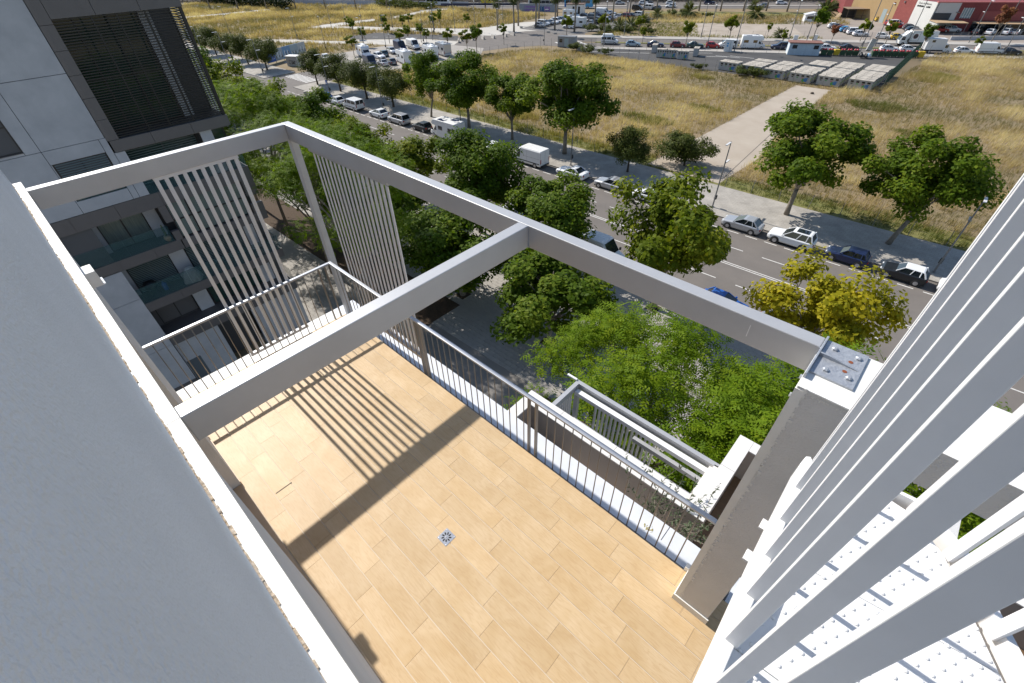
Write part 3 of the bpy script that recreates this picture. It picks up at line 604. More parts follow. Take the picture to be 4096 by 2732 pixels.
# ------------------------------------------------------------------ neighbouring apartment block (its side wall faces +x at x = -34)
nb = thing('apartment_block', 'neighbouring pale concrete apartment block with dark balcony bands and a black louvred box', 'building', (-34, 0, 0))
def nbx(name, mat, y0, y1, z0, z1, x0, x1, par=None, **k): return MB().box(x0, x1, y0, y1, z0, z1).build(name, mat, par or nb, **k)
core = MB(); core.box(-30, -.12, -14, .86, 0, 27).box(-30, -.12, .86, 3.8, 13.72, 27).box(-30, -1.9, .86, 10.2, 0, 13.72).box(-30, -2.2, 3.8, 10.2, 13.72, 27).box(-.6, -.12, 3.8, 4.33, 13.72, 16.3)
core.build('wall', M('joint_shadow', (.10, .10, .105), .9), nb)
def panel(y0, y1, z0, z1, x=0.0, t=.118, mat=None, name='wall_panel'): return nbx(name, mat or conc_w, y0 + .012, y1 - .012, z0 + .012, z1 - .012, x - t, x)
for z0, z1 in ((20.2, 23.4), (23.4, 27)): 
    for y0, y1 in ((-8, -3.5), (-3.5, .97), (.97, 3.78)): panel(y0, y1, z0, z1)
panel(.97, 3.78, 17.1, 20.2); panel(.34, .97, 17.1, 20.2); panel(-1.7, .34, 19.5, 20.2); panel(-1.7, .34, 17.1, 17.24); panel(-8, -1.7, 17.1, 20.2)
panel(-8, .97, 13.72, 17.1); panel(.97, 3.47, 16.42, 17.1); panel(.97, 3.47, 13.72, 14.4); panel(.97, 1.04, 14.4, 16.42); panel(3.47, 3.80, 13.72, 17.1); panel(3.80, 4.33, 13.72, 16.28)
panel(8.36, 9.05, 13.72, 16.28, x=-.12)
panel(-8, .86, 7.87, 10.0); panel(-8, .86, 3.9, 7.87); panel(-8, .86, 0.1, 3.9); panel(-8, -.75, 10.0, 13.72)
def win(y0, y1, z0, z1, x, lab=None, mull=(), trans=(), glass=None, blinds=False, n=14):
    f = MB(); fw = .06
    f.box(x - .08, x + .02, y0, y0 + fw, z0, z1).box(x - .08, x + .02, y1 - fw, y1, z0, z1).box(x - .08, x + .02, y0 + fw, y1 - fw, z1 - fw, z1).box(x - .08, x + .02, y0 + fw, y1 - fw, z0, z0 + fw)
    for m in mull: f.box(x - .075, x + .015, m - .035, m + .035, z0 + fw, z1 - fw)
    for m in trans: f.box(x - .074, x + .014, y0 + fw, y1 - fw, m - .035, m + .035)
    o = f.build('window', frame_d, nb)
    MB().box(x - .06, x - .05, y0 + fw, y1 - fw, z0 + fw, z1 - fw).build('pane', glass or glass_d, o)
    if blinds:
        for i in range(n):
            z = z0 + .09 + i * (z1 - z0 - .18) / (n - 1); b = MB(); b.X = Matrix.Translation((x + .055, 0, z)) @ Matrix.Rotation(rad(35), 4, 'Y'); b.box(-.035, .035, y0 + .07, y1 - .07, -.004, .004); b.build('blind_slat', blindm, o)
    return o
glass_c = M('curtained_glass', (.16, .20, .19), .06, col2=(.10, .135, .13), vs_=4, stretch=(1, 7, .3))
win(-1.7, .34, 17.24, 19.5, -.10, trans=(18.45,), glass=glass_c); win(1.04, 3.47, 14.4, 16.42, -.10, mull=(2.25,), blinds=True, n=17)
nbx('sill', clad, -1.7, .36, 17.225, 17.25, -.1, .03)
win(4.40, 8.34, 13.9, 16.28, -1.2, mull=(6.4,), blinds=True, n=18); win(9.05, 10.1, 13.9, 16.28, -1.3)
nbx('ceiling', clad, 4.34, 10.2, 16.24, 16.29, -2.2, -.13)
# louvred box: frame panels, black slats front and side, glass behind
for a, b in ((3.86, 5.9), (5.9, 8.05), (8.05, 10.22)): nbx('cladding_panel', clad, a + .01, b - .01, 16.31, 16.90, -.5, .06)
for z in np.arange(16.91, 25.9, 1.05): 
    MB().prism([(-.5, 3.80), (.02, 3.80), (.06, 3.98), (.06, 4.36), (-.5, 4.36)], z + .008, z + 1.042).build('cladding_panel', clad, nb)
for a, b in ((4.37, 6.2), (6.2, 8.2), (8.2, 10.22)): nbx('cladding_panel', clad, a + .01, b - .01, 22.36, 24.6, -.5, .06)
for a, b in ((4.37, 6.2), (6.2, 8.2), (8.2, 10.22)): nbx('cladding_panel', clad, a + .01, b - .01, 24.6, 27, -.5, .05)
lv = MB().box(-.03, .03, 4.37, 10.08, -.022, .022).build('louvre_slat', blackm); lvm = lv.data; bpy.data.objects.remove(lv)
lv = MB().box(-3.9, -.10, 10.10, 10.15, -.022, .022).build('louvre_slat', blackm); lvs = lv.data; bpy.data.objects.remove(lv)
nl = 45
for i in range(nl):
    z = 16.98 + i * (22.30 - 16.98) / (nl - 1); link('louvre_slat', lvm, nb, (-.14, 0, z)); link('louvre_slat', lvs, nb, (0, 0, z))
for y in (6.0, 7.1, 8.4, 10.10): nbx('louvre_mullion', blackm, y - .04, y + .04, 16.905, 22.355, -.26, -.175)
nbx('louvre_mullion', blackm, 10.04, 10.2, 16.905, 22.355, -.16, -.06)
for x in (-2.0, -3.9): nbx('louvre_mullion', blackm, 10.04, 10.098, 16.905, 22.355, x - .04, x + .04)
o = win(4.4, 8.3, 16.95, 22.3, -1.6, mull=(5.4, 6.9), trans=(19.5,)); nbx('terrace_slab', clad, 4.37, 10.2, 16.5, 16.93, -6, -.51)
nbx('pale_pillar', conc_w, 8.35, 8.9, 16.94, 22.3, -2.0, -1.5)
# balcony bands
def band(y0, y1, z0, z1, cuts):
    nbx('balcony_slab', clad, y0, y1, z0 + .01, z1 - .02, -2.0, -.07); c = [y0] + cuts + [y1]
    for a, b in zip(c, c[1:]): nbx('cladding_panel', clad, a + .01, b - .01, z0, z1, -.068, 0)
band(-.72, 10.25, 12.87, 13.70, [.2, 2.4, 4.75, 7.0]); band(-.72, 4.55, 9.95, 10.60, [1.0, 2.95]); band(4.60, 10.25, 9.96, 10.55, [7.2]); band(.87, 10.3, 6.76, 7.40, [3.0, 5.3, 7.6])
band(.87, 10.3, 3.75, 4.48, [3.1, 5.4, 7.7])
for a, b in ((9.96, 11.2), (11.2, 12.86)): nbx('cladding_panel', clad, 4.33, 4.74, a + .61, b, -.3, -.002); nbx('cladding_panel', clad, 9.46, 10.25, a + .6, b, -.3, -.002)
win(4.75, 9.45, 10.56, 12.86, -.22, mull=(5.9, 7.1, 8.3), trans=(11.75,), glass=glass_c)
# recessed walls behind the balconies
def rec(y0, y1, z0, z1, x=-1.5, mat=None): nbx('wall_panel', mat or conc_w, y0, y1, z0, z1, x - .2, x)
rec(-.7, 1.14, 10.58, 12.88); rec(3.62, 4.32, 10.58, 12.88); o = win(1.15, 3.61, 10.6, 12.6, -1.55, mull=(2.4,), glass=glass_c); nbx('lintel', clad, 1.15, 3.61, 12.6, 12.88, -1.7, -1.48)
rec(.87, 1.12, 7.38, 9.96); rec(3.66, 4.60, 7.38, 9.96); win(1.13, 3.65, 7.4, 9.7, -1.55, mull=(2.4,), blinds=True, n=20); win(4.62, 8.70, 7.4, 9.7, -1.55, mull=(6.6,), blinds=True, n=20); rec(8.71, 9.4, 7.38, 9.96)
nbx('lintel', clad, .87, 10.2, 9.7, 9.955, -1.72, -1.47)
rec(3.66, 4.6, 4.46, 6.77); rec(8.6, 9.4, 4.46, 6.77); win(1.2, 3.65, 4.5, 6.7, -1.9, mull=(2.4,), glass=M('dark_opening', (.008, .008, .01), .3)); win(4.7, 8.5, 4.5, 6.7, -1.6, mull=(6.0, 7.3))
rec(.9, 3.9, 0, 3.74, -.3); rec(3.95, 6.4, 0, 3.0, -1.2, M('dark_gate', (.05, .05, .055), .6)); rec(6.45, 10.2, 0, 3.74, -.3)
gd = nbx('meter_door', M('grey_door', (.10, .12, .14), .6), .95, 1.9, .05, 1.9, -.298, -.27); nbx('plinth', clad, -8, .85, 0, .5, .001, .05)
for y0, y1, z0, z1 in ((-.72, 2.1, 13.71, 14.62), (2.11, 4.75, 13.71, 14.62), (4.76, 7.4, 13.71, 14.62), (7.41, 10.2, 13.71, 14.62), (-.72, 1.75, 10.61, 11.68), (1.76, 4.25, 10.61, 11.68), (.87, 3.9, 7.41, 8.5), (3.91, 7.0, 7.41, 8.5), (7.01, 10.25, 7.41, 8.5)):
    MB().box(-.045, -.033, y0, y1, z0, z1).build('glass_rail', glass_b, nb)
for z in (13.71, 7.41, 4.49): MB().box(-1.9, -.06, 10.22, 10.232, z, z + 1.0).build('glass_rail', glass_b, nb)
# things on the neighbour's balconies
cp_ = thing('potted_cactus', 'tall cactus in a round pale pot on the neighbouring glass balcony', 'plant', (-34.35, 4.0, 10.6)); MB().lathe([(.10, 0), (.19, .1), (.21, .22), (.17, .36), (.15, .36)], n=16).build('pot', beige, cp_, smooth=True)
cm = MB(); cm.tube([(0, 0, .34), (.01, 0, .8), (.0, .02, 1.1)], [.06, .07, .03], 8).tube([(.04, 0, .5), (.15, .02, .6), (.16, .02, .9)], [.04, .045, .02], 7).tube([(-.05, 0, .55), (-.13, .03, .7), (-.13, .03, .85)], [.035, .04, .02], 7); cm.build('stems', M('cactus', (.12, .15, .05), .7), cp_)
bq = thing('barbecue', 'black covered barbecue on the second neighbouring balcony', 'barbecue', (-34.7, 1.75, 7.4)); MB().lathe([(.28, .45), (.40, .62), (.42, .78), (.30, .98), (.08, 1.06)], n=14).build('lid', black, bq, smooth=True)
for a, b in ((-.25, -.2), (.25, -.2), (0, .28)): MB().tube([(a, b, 0), (a * .7, b * .7, .5)], .018, 6).build('leg', black, bq)
gb = thing('gas_bottle', 'blue gas bottle beside the black barbecue on the balcony', 'gas bottle', (-34.8, 2.45, 7.4)); MB().lathe([(.13, 0), (.15, .05), (.15, .42), (.09, .52), (.04, .55), (.04, .62)], n=14).build('bottle', P_blue, gb, smooth=True)
fc = thing('covered_furniture', 'balcony furniture under a loose pale grey cover', 'covered furniture', (-34.6, 4.15, 7.4)); cvr = MB(); rg = random.Random(8)
prof = [(.62, 0), (.60, .25), (.52, .55), (.40, .80), (.22, .95), (.03, 1.0)]; n_ = 18; vs2 = []
for r_, h_ in prof:
    for t in range(n_): a = t * 2 * math.pi / n_; k = 1 + .16 * math.sin(4 * a) * (1 - h_) + rg.uniform(-.05, .05); vs2.append((r_ * k * math.cos(a) * .8, r_ * k * math.sin(a), h_ + rg.uniform(-.03, .03)))
cvr.add(vs2, [(i * n_ + t, i * n_ + (t + 1) % n_, (i + 1) * n_ + (t + 1) % n_, (i + 1) * n_ + t) for i in range(5) for t in range(n_)]); cvr.build('cover', M('pale_cover', (.42, .45, .43), .85, var=.1), fc)
# ------------------------------------------------------------------ trees and plants
def crown(name, rx, rz, zc, K, nl, lsize, mat, seed, flat=.75, rcl=(.20, .32), droop=0.0, tone_c=(.0, 1.0), asp=.62):
    r = np.random.default_rng(seed); C = []; N = []; T = []; cents = []
    for k in range(K):
        d = norm(r.normal(size=(1, 3)))[0]; d[2] = d[2] * .9 + .12; s_ = r.uniform(.42, .93) if k > 5 else r.uniform(0, .4)
        cents.append((d[0] * rx * s_ * r.uniform(.85, 1.12), d[1] * rx * s_ * r.uniform(.85, 1.12), zc + d[2] * rz * s_))
    cents = np.array(cents); per = nl // K
    for k in range(K):
        rc = rx * r.uniform(*rcl); n = int(per * r.uniform(.6, 1.4)); d = norm(r.normal(size=(n, 3))); q = r.random(n) ** .45
        p = cents[k] + d * (q * rc)[:, None] * np.array([1, 1, flat]); C.append(p)
        out = norm(p - np.array([0, 0, zc - rz * .35])); N.append(d * .55 + out * .35 + np.array([0, 0, .55]) + r.normal(size=(n, 3)) * .45)
        base = r.uniform(.15, .75); T.append(np.clip(base * .55 + r.random(n) * .45, 0, 1))
    C = np.concatenate(C); N = np.concatenate(N); T = np.concatenate(T); k = C[:, 2] > 0.3; C, N, T = C[k], N[k], T[k]
    return leaves(name, C, N, lsize * r.uniform(.65, 1.25, len(C)), asp, mat, T, r), cents
def trunk(cents, zc, rz, r0, h0, seed, mat, nb_=14, lean=(0, 0)):
    rg = random.Random(seed); b = MB(); top = Vector((lean[0], lean[1], h0))
    b.tube([(0, 0, -.1), (lean[0] * .2 + rg.uniform(-.05, .05), lean[1] * .2, h0 * .35), (lean[0] * .6, lean[1] * .6 + rg.uniform(-.06, .06), h0 * .7), top], [r0 * 1.25, r0, r0 * .9, r0 * .82], 9)
    b.tube([top, top + Vector((.1, -.1, (zc - h0) * .9)), Vector((rg.uniform(-.3, .3), rg.uniform(-.3, .3), zc + rz * .55))], [r0 * .8, r0 * .5, r0 * .1], 7)
    for c in sorted(cents, key=lambda q: rg.random())[:nb_]:
        c = Vector(c); m = top.lerp(c, .5) + Vector((rg.uniform(-.3, .3), rg.uniform(-.3, .3), .25 * (c - top).length * .5)); b.tube([top, m, c], [r0 * .5, r0 * .28, r0 * .05], 6)
        for q in range(2):
            e = c + Vector((rg.gauss(0, .7), rg.gauss(0, .7), rg.gauss(0, .4))); b.tube([m.lerp(c, .5), e], [r0 * .15, r0 * .03], 4)
    return b
TREES = {}
def tree_proto(key, rx, rz, zc, K, nl, ls, mat, seed, r0, h0, bk_=None, lean=(0, 0), **kw):
    me, ce = crown('crown', rx, rz, zc, K, nl, ls, mat, seed, **kw); t = trunk(ce, zc, rz, r0, h0, seed, bk_ or bark, lean=lean).build('trunk', bk_ or bark, smooth=True)
    TREES[key] = (t.data, me); bpy.data.objects.remove(t)
def tree(key, x, y, label, group=None, rz=0, sc=(1, 1, 1), name='tree', z=0.0, crown_mat=None):
    o = thing(name, label, 'tree' if name != 'shrub' else 'shrub', (x, y, z), rz, group); o.scale = sc if isinstance(sc, tuple) else (sc, sc, sc)
    link('trunk', TREES[key][0], o); c = link('crown', TREES[key][1], o)
    if crown_mat: c.material_slots[0].link = 'OBJECT'; c.material_slots[0].material = crown_mat
    return o
kwp = dict(rcl=(.19, .33), flat=.8)
tree_proto('planeA', 5.4, 4.4, 7.2, 54, 22000, .36, lf_plane, 101, .24, 2.9, **kwp); tree_proto('planeB', 5.0, 4.6, 7.0, 48, 20000, .36, lf_plane, 102, .22, 3.0, **kwp)
tree_proto('planeC', 5.2, 4.2, 7.0, 46, 19000, .36, lf_plane, 103, .23, 3.1, lean=(.9, .1), **kwp); tree_proto('limeA', 5.0, 3.6, 6.3, 40, 13000, .36, lf_lime, 104, .2, 2.6, **kwp)
tree_proto('limeB', 4.4, 3.7, 6.4, 30, 11000, .36, lf_lime, 105, .2, 2.8, **kwp); tree_proto('yellow', 4.3, 3.2, 6.2, 34, 10500, .33, lf_yellow, 106, .16, 2.6, **kwp)
kwr = dict(rcl=(.24, .36), flat=.85)
tree_proto('roundA', 4.6, 2.7, 4.3, 46, 16000, .26, lf_round, 111, .2, 2.0, bark_d, **kwr); tree_proto('roundB', 4.2, 2.8, 4.4, 40, 15000, .26, lf_round, 112, .19, 2.0, bark_d, **kwr)
tree_proto('sapling', 1.25, 1.7, 3.6, 14, 1300, .34, lf_lime, 113, .06, 2.1, rcl=(.25, .45)); tree_proto('young', 2.2, 2.0, 4.0, 20, 3200, .34, lf_lime, 114, .10, 2.2, **kwp)
tree_proto('bushy', 3.6, 2.3, 2.3, 40, 12000, .24, lf_round, 115, .12, .6, bark_d, **kwr)
tree_proto('low_shrub', 1.2, .8, .7, 14, 1500, .16, lf_round, 116, .03, .2, bark_d, **kwr)
# feathery trees: sprays of narrow leaflets
def feather_crown(rx, rz, zc, K, ns, seed):
    r = np.random.default_rng(seed); cen = []
    for k in range(K):
        a = r.uniform(0, 6.283); q = math.sqrt(r.random()); h = math.sqrt(max(0, 1 - q * q)); low = r.random() < .28
        cen.append((rx * q * .92 * math.cos(a), rx * q * .92 * math.sin(a), zc + rz * (h * r.uniform(.55, .95) if not low else -r.uniform(0, .75) * h)))
    cen = np.array(cen); C = []; N = []; D = []; S = []; T = []; per = ns // K
    for k in range(K):
        n = int(per * r.uniform(.6, 1.4)); d = norm(r.normal(size=(n, 3))); q = r.random(n) ** .5; rc = rx * r.uniform(.15, .25)
        p = cen[k] + d * (q * rc)[:, None] * np.array([1, 1, .55]); ax = r.normal(size=(n, 3)); ax[:, 2] = ax[:, 2] * .35 - .25; ax = norm(ax + d * .6)
        up = norm(np.array([0, 0, 1.0]) + r.normal(size=(n, 3)) * .35 + d * .3); side = norm(np.cross(ax, up)); L = r.uniform(.30, .50, n); base = r.uniform(.2, .7)
        tn = np.clip(base * .5 + r.random(n) * .5, 0, 1)
        for j in range(7):
            sgn = -1 if j % 2 else 1; t = (.12 + .14 * j) if j < 6 else 1.0; dd = norm(ax * .55 + side * sgn * .9) if j < 6 else ax
            sz = L * (.36 - .03 * abs(j - 2)); C.append(p + ax * (L * t)[:, None] + dd * (sz * .45)[:, None]); N.append(up); D.append(dd); S.append(sz * 1.15); T.append(tn)
    C, N, D, S, T = [np.concatenate(q) for q in (C, N, D, S, T)]
    return leaves('crown', C, N, S, .40, lf_feather, T, r, D), cen
for key, sd, a in (('featherA', 121, (5.6, 4.3, 9.6, 62, 9500)), ('featherB', 122, (5.2, 4.6, 9.8, 54, 8500))):
    me, ce = feather_crown(*a, sd); t = trunk(ce, a[2], a[1], .17, 4.6, sd, bark_d, 22).build('trunk', bark, smooth=True); TREES[key] = (t.data, me); bpy.data.objects.remove(t)
GF = 'feathery trees below the terrace'
for i, (k, x, y, rz, s, lab) in enumerate((
    ('featherA', -4.2, 12.2, 0.3, (1.0, 1.0, 1.02), 'bright green feathery tree filling the view beyond the lower pergola'),
    ('featherB', 2.6, 12.6, 1.7, (1.05, 1.05, 1.12), 'bright green feathery tree beside the bracket on the grey column'),
    ('featherA', 8.5, 10.5, 2.9, (1, 1, 1.0), 'bright green feathery tree seen through the white slats at the right edge'),
    ('featherB', -30.5, 14.6, 0.9, (1, 1, 1.10), 'bright green feathery tree beside the corner post of the pergola'),
    ('featherA', -39.5, 15.6, 2.2, (1.0, 1, 1.06), 'bright green feathery tree beyond the open slat screen, right of the neighbouring block'),
    ('featherB', -49.5, 16.4, 3.4, (1, 1, 1.08), 'bright green feathery tree beyond the bottom corner of the black louvred box'),
    ('featherA', -59.5, 17.4, 4.4, (1, 1, 1.02), 'furthest bright green feathery tree, behind the edge of the neighbouring block'))):
    tree(k, x, y, lab, GF, rz, s, 'feathery_tree', .1)
GN = 'plane trees along the near kerb'
for k, x, y, rz, s, lab in (
    ('yellow', -1.6, 31.6, .2, (1.0, 1.0, 1.0), 'yellow-green plane tree by the near kerb, next to the white slats'),
    ('limeA', -12.9, 31.4, 1.1, (1.08, 1.08, 1.22), 'large light green plane tree in the middle of the near kerb, above the front beam'),
    ('planeB', -24.4, 31.2, 2.3, (.98, .98, .80), 'mid green plane tree above the junction of the two pergola beams'),
    ('planeA', -34.2, 31.0, 3.3, (.92, .92, .93), 'mid green plane tree hiding part of the road left of the white panel van'),
    ('limeB', -44.8, 30.8, 4.1, (1.05, 1.05, .84), 'yellowish plane tree by the near kerb above the closed white louvres'),
    ('limeA', -55.2, 30.6, 5.0, (.85, .85, .88), 'light green plane tree right of the top corner of the pergola'),
    ('planeC', -65.6, 30.4, .7, (.95, .95, .90), 'mid green plane tree behind the top corner of the pergola'),
    ('limeA', -76.0, 30.2, 1.6, (.95, .95, 1.0), 'light green plane tree left of the top corner of the pergola'),
    ('limeB', -86.4, 30.0, 2.6, (1, 1, .95), 'yellowish plane tree beyond the louvred box, second of the row end'),
    ('limeA', -97.5, 29.8, 3.6, (1.05, 1.05, 1.05), 'light green plane tree beside the upper corner of the louvred box'),
    ('planeA', -109, 29.6, 4.6, (1, 1, .98), 'furthest plane tree of the near kerb, at the edge of the louvred box')):
    tree(k, x, y, lab, GN, rz, s, 'plane_tree', .1)
GI = 'plane trees on the near pavement'
for k, x, y, rz, s, lab in (
    ('planeB', -16.9, 21.9, 5.5, (1.02, 1.02, .70), 'dark green plane tree in a square pit on the near pavement, below the front beam'),
    ('planeA', -27.0, 21.7, 1.9, (1.05, 1.05, .76), 'dark green plane tree right of the closed white louvres'),
    ('planeC', -37.2, 21.6, 2.9, (1, 1, .72), 'dark green plane tree hidden behind the closed white louvres'),
    ('planeB', -47.5, 21.5, .4, (1, 1, .75), 'dark green plane tree glimpsed between post and closed white louvres')):
    tree(k, x, y, lab, GI, rz, s, 'plane_tree', .1)
PIT = M('pit_soil', (.05, .035, .02), .95)
for i, (x, y) in enumerate(((-16.9, 21.9), (-27, 21.7), (-14.4, 26.4), (-37.2, 21.6), (-12.9, 31.4), (-24.4, 31.2))):
    pp = MB(); pp.box(x - .55, x + .55, y - .55, y + .55, .10, .142); pp.build('tree_pit', PIT, kind='structure')
GT = 'plane trees on the far pavement'
FARP = ((-72.0, 54.9, 'planeC', (.75, .75, .95), 'slim plane tree beside the parked white motorhome'), (-62.1, 55.1, 'planeA', (1.08, 1.08, .96), 'broad plane tree on the far pavement, just right of the motorhome'),
        (-52.2, 55.3, 'planeB', (.88, .88, .90), 'plane tree with a crooked trunk left of the white panel van'), (-41.9, 55.7, 'planeA', (1.24, 1.24, 1.06), 'largest plane tree of the far pavement, behind the white panel van'),
        (-10.4, 56.6, 'planeB', (1.16, 1.16, 1.04), 'broad plane tree in front of the pale dirt track'), (-.3, 56.6, 'planeC', (1.02, 1.02, 1.0), 'leaning plane tree nearest the white slats'))
for i, (x, y, k, s, lab) in enumerate(FARP): tree(k, x, y + .3, lab, GT, i * 1.3 + .4, s, 'plane_tree', .1)
tree('roundB', -31, 56.0, 'small round dark green tree on the far pavement, right of the white saloon', 'round trees on the far pavement', .5, (.72, .72, .82), 'round_tree', .1)
for i, (x, k, s, lab) in enumerate(((-82.9, 'roundA', .98, 'round dark tree standing alone right of the row of three, by the field corner'), (-91.9, 'roundA', 1.05, 'largest round dark tree, behind the parked minivan'), (-101.8, 'roundB', .98, 'round dark tree beside the blue crossing sign'), (-111.4, 'roundB', .95, 'round dark tree on the corner right of the zebra crossing'),
    (-136.1, 'roundA', 1.0, 'round dark tree in front of the blue billboard'), (-147, 'roundB', .92, 'second round dark tree left of the blue billboard'), (-157, 'roundA', .9, 'third round dark tree left of the blue billboard'), (-168, 'roundB', .95, 'fourth round dark tree left of the blue billboard'), (-178.5, 'roundA', .9, 'last round dark tree before the louvred box'))):
    tree(k, x, 54.5 + .2 + SL * (x + 100) * .3, lab, 'round trees on the far pavement', i * .9, s, 'round_tree', .1)
tree('bushy', -26.3, 63.2, 'wide grey-green bush at the field edge beside the dirt track', None, .3, (1.15, 1.0, 1.0), 'shrub')
# saplings and young trees of the far lots
SAP = [(-171.1, 101), (-158.2, 94.4), (-159.3, 107.5), (-155.1, 111.9), (-158.5, 117.1), (-145.3, 117.1), (-153.4, 126.9), (-142.9, 87.9), (-134.4, 78.9), (-141.3, 96), (-133, 97.2), (-134.6, 103.2), (-126.9, 99.2), (-116.2, 98.2), (-128.9, 91.2), (-149.2, 123.3), (-140.2, 127.8), (-109.3, 99), (-110.7, 115.2)]
for i, (x, y) in enumerate(SAP): tree('sapling', x, y, 'slender young street tree in the lots at upper left, %s from the nearest' % ORD[i], 'young trees of the upper left lots', i * .7, (1.0 + .25 * (i % 3), 1.0 + .25 * (i % 3), .95 + .2 * ((i * 7) % 4) / 3), 'young_tree')
for i, (x, y, s, lab, k) in enumerate(((-102.9, 135.2, 1.0, 'young yellow-green tree at the junction behind the grey site cabin', 'young'), (-66.5, 142, 1.05, 'young tree beside the dark red parked hatchback', 'young'), (-78.9, 139.9, .7, 'thin young tree beside the pale blue hatchback', 'young'), (-60.6, 156.6, 1.1, 'bushy young tree in front of the gravel lot, by the white kiosk', 'young'), (-53.2, 165.5, .8, 'thin young tree leaning over the gravel lot', 'sapling'), (-45, 153.4, .85, 'thin young tree beside the small dark parked SUV', 'sapling'),
    (-42.2, 170.6, 1.35, 'leaning green tree beyond the blue and white hut', 'young'), (-31.6, 176.4, .9, 'small green tree by the wire gate of the forecourt', 'young'), (-25.5, 176.7, .9, 'small green tree in front of the yellow car', 'young'), (-16.3, 168.9, 1.05, 'green tree standing in front of the grey box van', 'young'), (-6.2, 173.3, .75, 'thin tree beside the small white hatchback', 'sapling'), (-96, 145.1, 1.0, 'round young tree at the edge of the palm scrub', 'young'), (-87, 151.3, .9, 'young tree behind the white high-top van', 'young'), (-109, 102.3, 1.15, 'dense young tree at the left corner of the dry field', 'young'))):
    tree(k, x, y, lab, 'young trees along the back road', i * .8, (s, s, s * 1.05), 'young_tree', crown_mat=lf_plane if i in (6, 9, 13) else None)
tree('young', -4.4, 191.9, 'sparse brownish street tree before the dark canopy of the warehouse', None, .3, (1.2, 1.2, 1.5), 'young_tree', crown_mat=lf_red)
tree('sapling', -36.8, 168, 'small tree with russet leaves by the wire gate', None, .3, (1.3, 1.3, .9), 'young_tree', crown_mat=lf_red)
# palms
def palm_proto(H, nf, fl_, seed, fan=False):
    rg = random.Random(seed); b = MB()
    if H > 1: b.tube([(0, 0, -.1), (.05, 0, H * .3), (-.03, .05, H * .7), (0, 0, H)], [.34, .26, .24, .22], 8)
    else: b.tube([(0, 0, -.1), (0, 0, H)], [.3, .22], 7)
    r = np.random.default_rng(seed); C = []; N = []; D = []; S = []; T = []
    for k in range(nf):
        a = rg.uniform(0, 6.283); e = rg.uniform(-.9, 1.3); d = np.array([math.cos(a) * math.cos(e), math.sin(a) * math.cos(e), math.sin(e)]); p = np.array([0, 0, H]) + d * .2; tn = r.uniform(.2, .9) if e > -.4 else r.uniform(0, .25)
        for s_ in range(9):
            d = d + np.array([0, 0, -.10]); d /= np.linalg.norm(d); p = p + d * fl_ / 9; sd = np.cross(d, [0, 0, 1.0]); sd /= max(1e-6, np.linalg.norm(sd)); u = np.cross(sd, d)
            for g in (-1, 1): C.append(p + sd * g * .16); N.append(u + sd * g * .4); D.append(d * .7 + sd * g); S.append(fl_ * .30 * math.sin(.4 + s_ * .28)); T.append(tn)
    return b.build('trunk', bark, smooth=True), leaves('crown', np.array(C), np.array(N), np.array(S), .30, lf_palm, np.array(T), r, np.array(D))
for key, a in (('palm', (9.5, 70, 2.0, 1)), ('palmB', (8.2, 60, 1.9, 2)), ('palm_low', (.8, 80, 2.3, 3))):
    t, me = palm_proto(*a); TREES[key] = (t.data, me); bpy.data.objects.remove(t)
PALMS = [(-131.4, 133.7), (-123.4, 133.3), (-131.6, 144.5), (-123.8, 145), (-115.2, 144.7), (-107.6, 145.5), (-107.2, 156), (-109.5, 170.5), (-110, 182.6), (-105.8, 185.3), (-134.7, 159.5), (-134.8, 170.6)]
for i, (x, y) in enumerate(PALMS): tree('palmB' if i % 3 == 0 else 'palm', x, y, 'tall palm tree around the crowded car park, %s from the street side' % ORD[i], 'tall palms around the car park', i * 1.1, (1, 1, .92 + .12 * ((i * 5) % 4) / 3), 'palm_tree')
PH = [(-108.1, 199), (-105.6, 207.4), (-96.9, 212.7), (-90, 216.9), (-82.8, 221.4), (-75.7, 225.7), (-68.7, 227.8)] + [(-150 - i * 13, 188 - i * 8) for i in range(12)]
for i, (x, y) in enumerate(PH): tree('palm', x, y, 'tall palm along the highway verge, trunk only in view, %s' % (ORD[i] + ' from the right' if i < 7 else ORD[i - 7] + ' of the left stretch'), 'palms along the highway', i * 1.3, (1, 1, 1.15), 'palm_tree')
LOWP = [(-92.8, 195.9, 1.5, 'largest round fan palm bush below the highway verge'), (-71.8, 205.3, 1.4, 'fan palm bush at the back of the gravel lot'), (-82, 228.8, 1.1, 'fan palm bush on the highway verge, right of the white car'), (-97, 155.4, 1.2, 'fan palm bush in the scrub beside the car park, left one'), (-95.1, 159.6, 1.2, 'fan palm bush in the scrub beside the car park, middle one'), (-99.3, 175.5, .9, 'small fan palm bush beyond the scrub'), (-101.3, 188.1, 1.0, 'fan palm bush near the top row of parked cars'), (-51.4, 170.7, .9, 'low fan palm on the kerb of the gravel lot'), (-89, 160, .8, 'fan palm bush in the scrub beside the car park, right one'), (-54, 222, 1.8, 'shaggy fan palm beside the open shed'), (-104, 218, .9, 'small round fan palm by the palm trunks of the highway')]
for i, (x, y, s, lab) in enumerate(LOWP): tree('palm_low', x, y, lab, 'fan palm bushes', i, (s, s, s), 'fan_palm')
for i, (x, y, s) in enumerate([(-104, 150, 1.6), (-101, 151.5, 1.5), (-98, 149.5, 1.3), (-92, 153, 1.4), (-85, 155.5, 1.1), (-88, 120.5, 1.6), (-83, 119.5, 1.7), (-79, 121, 1.2), (-42, 119, 1.5), (-38.5, 118.7, 1.6), (-51, 118.4, 1.1), (-95, 199, 1.8), (-99, 196, 1.6), (-87, 199, 1.2)]):
    tree('low_shrub', x, y, 'low scrubby bush, %s of those in the dry ground counted from the left' % ORD[i], 'scrub bushes', i, (s * 1.5, s * 1.3, s), 'shrub')
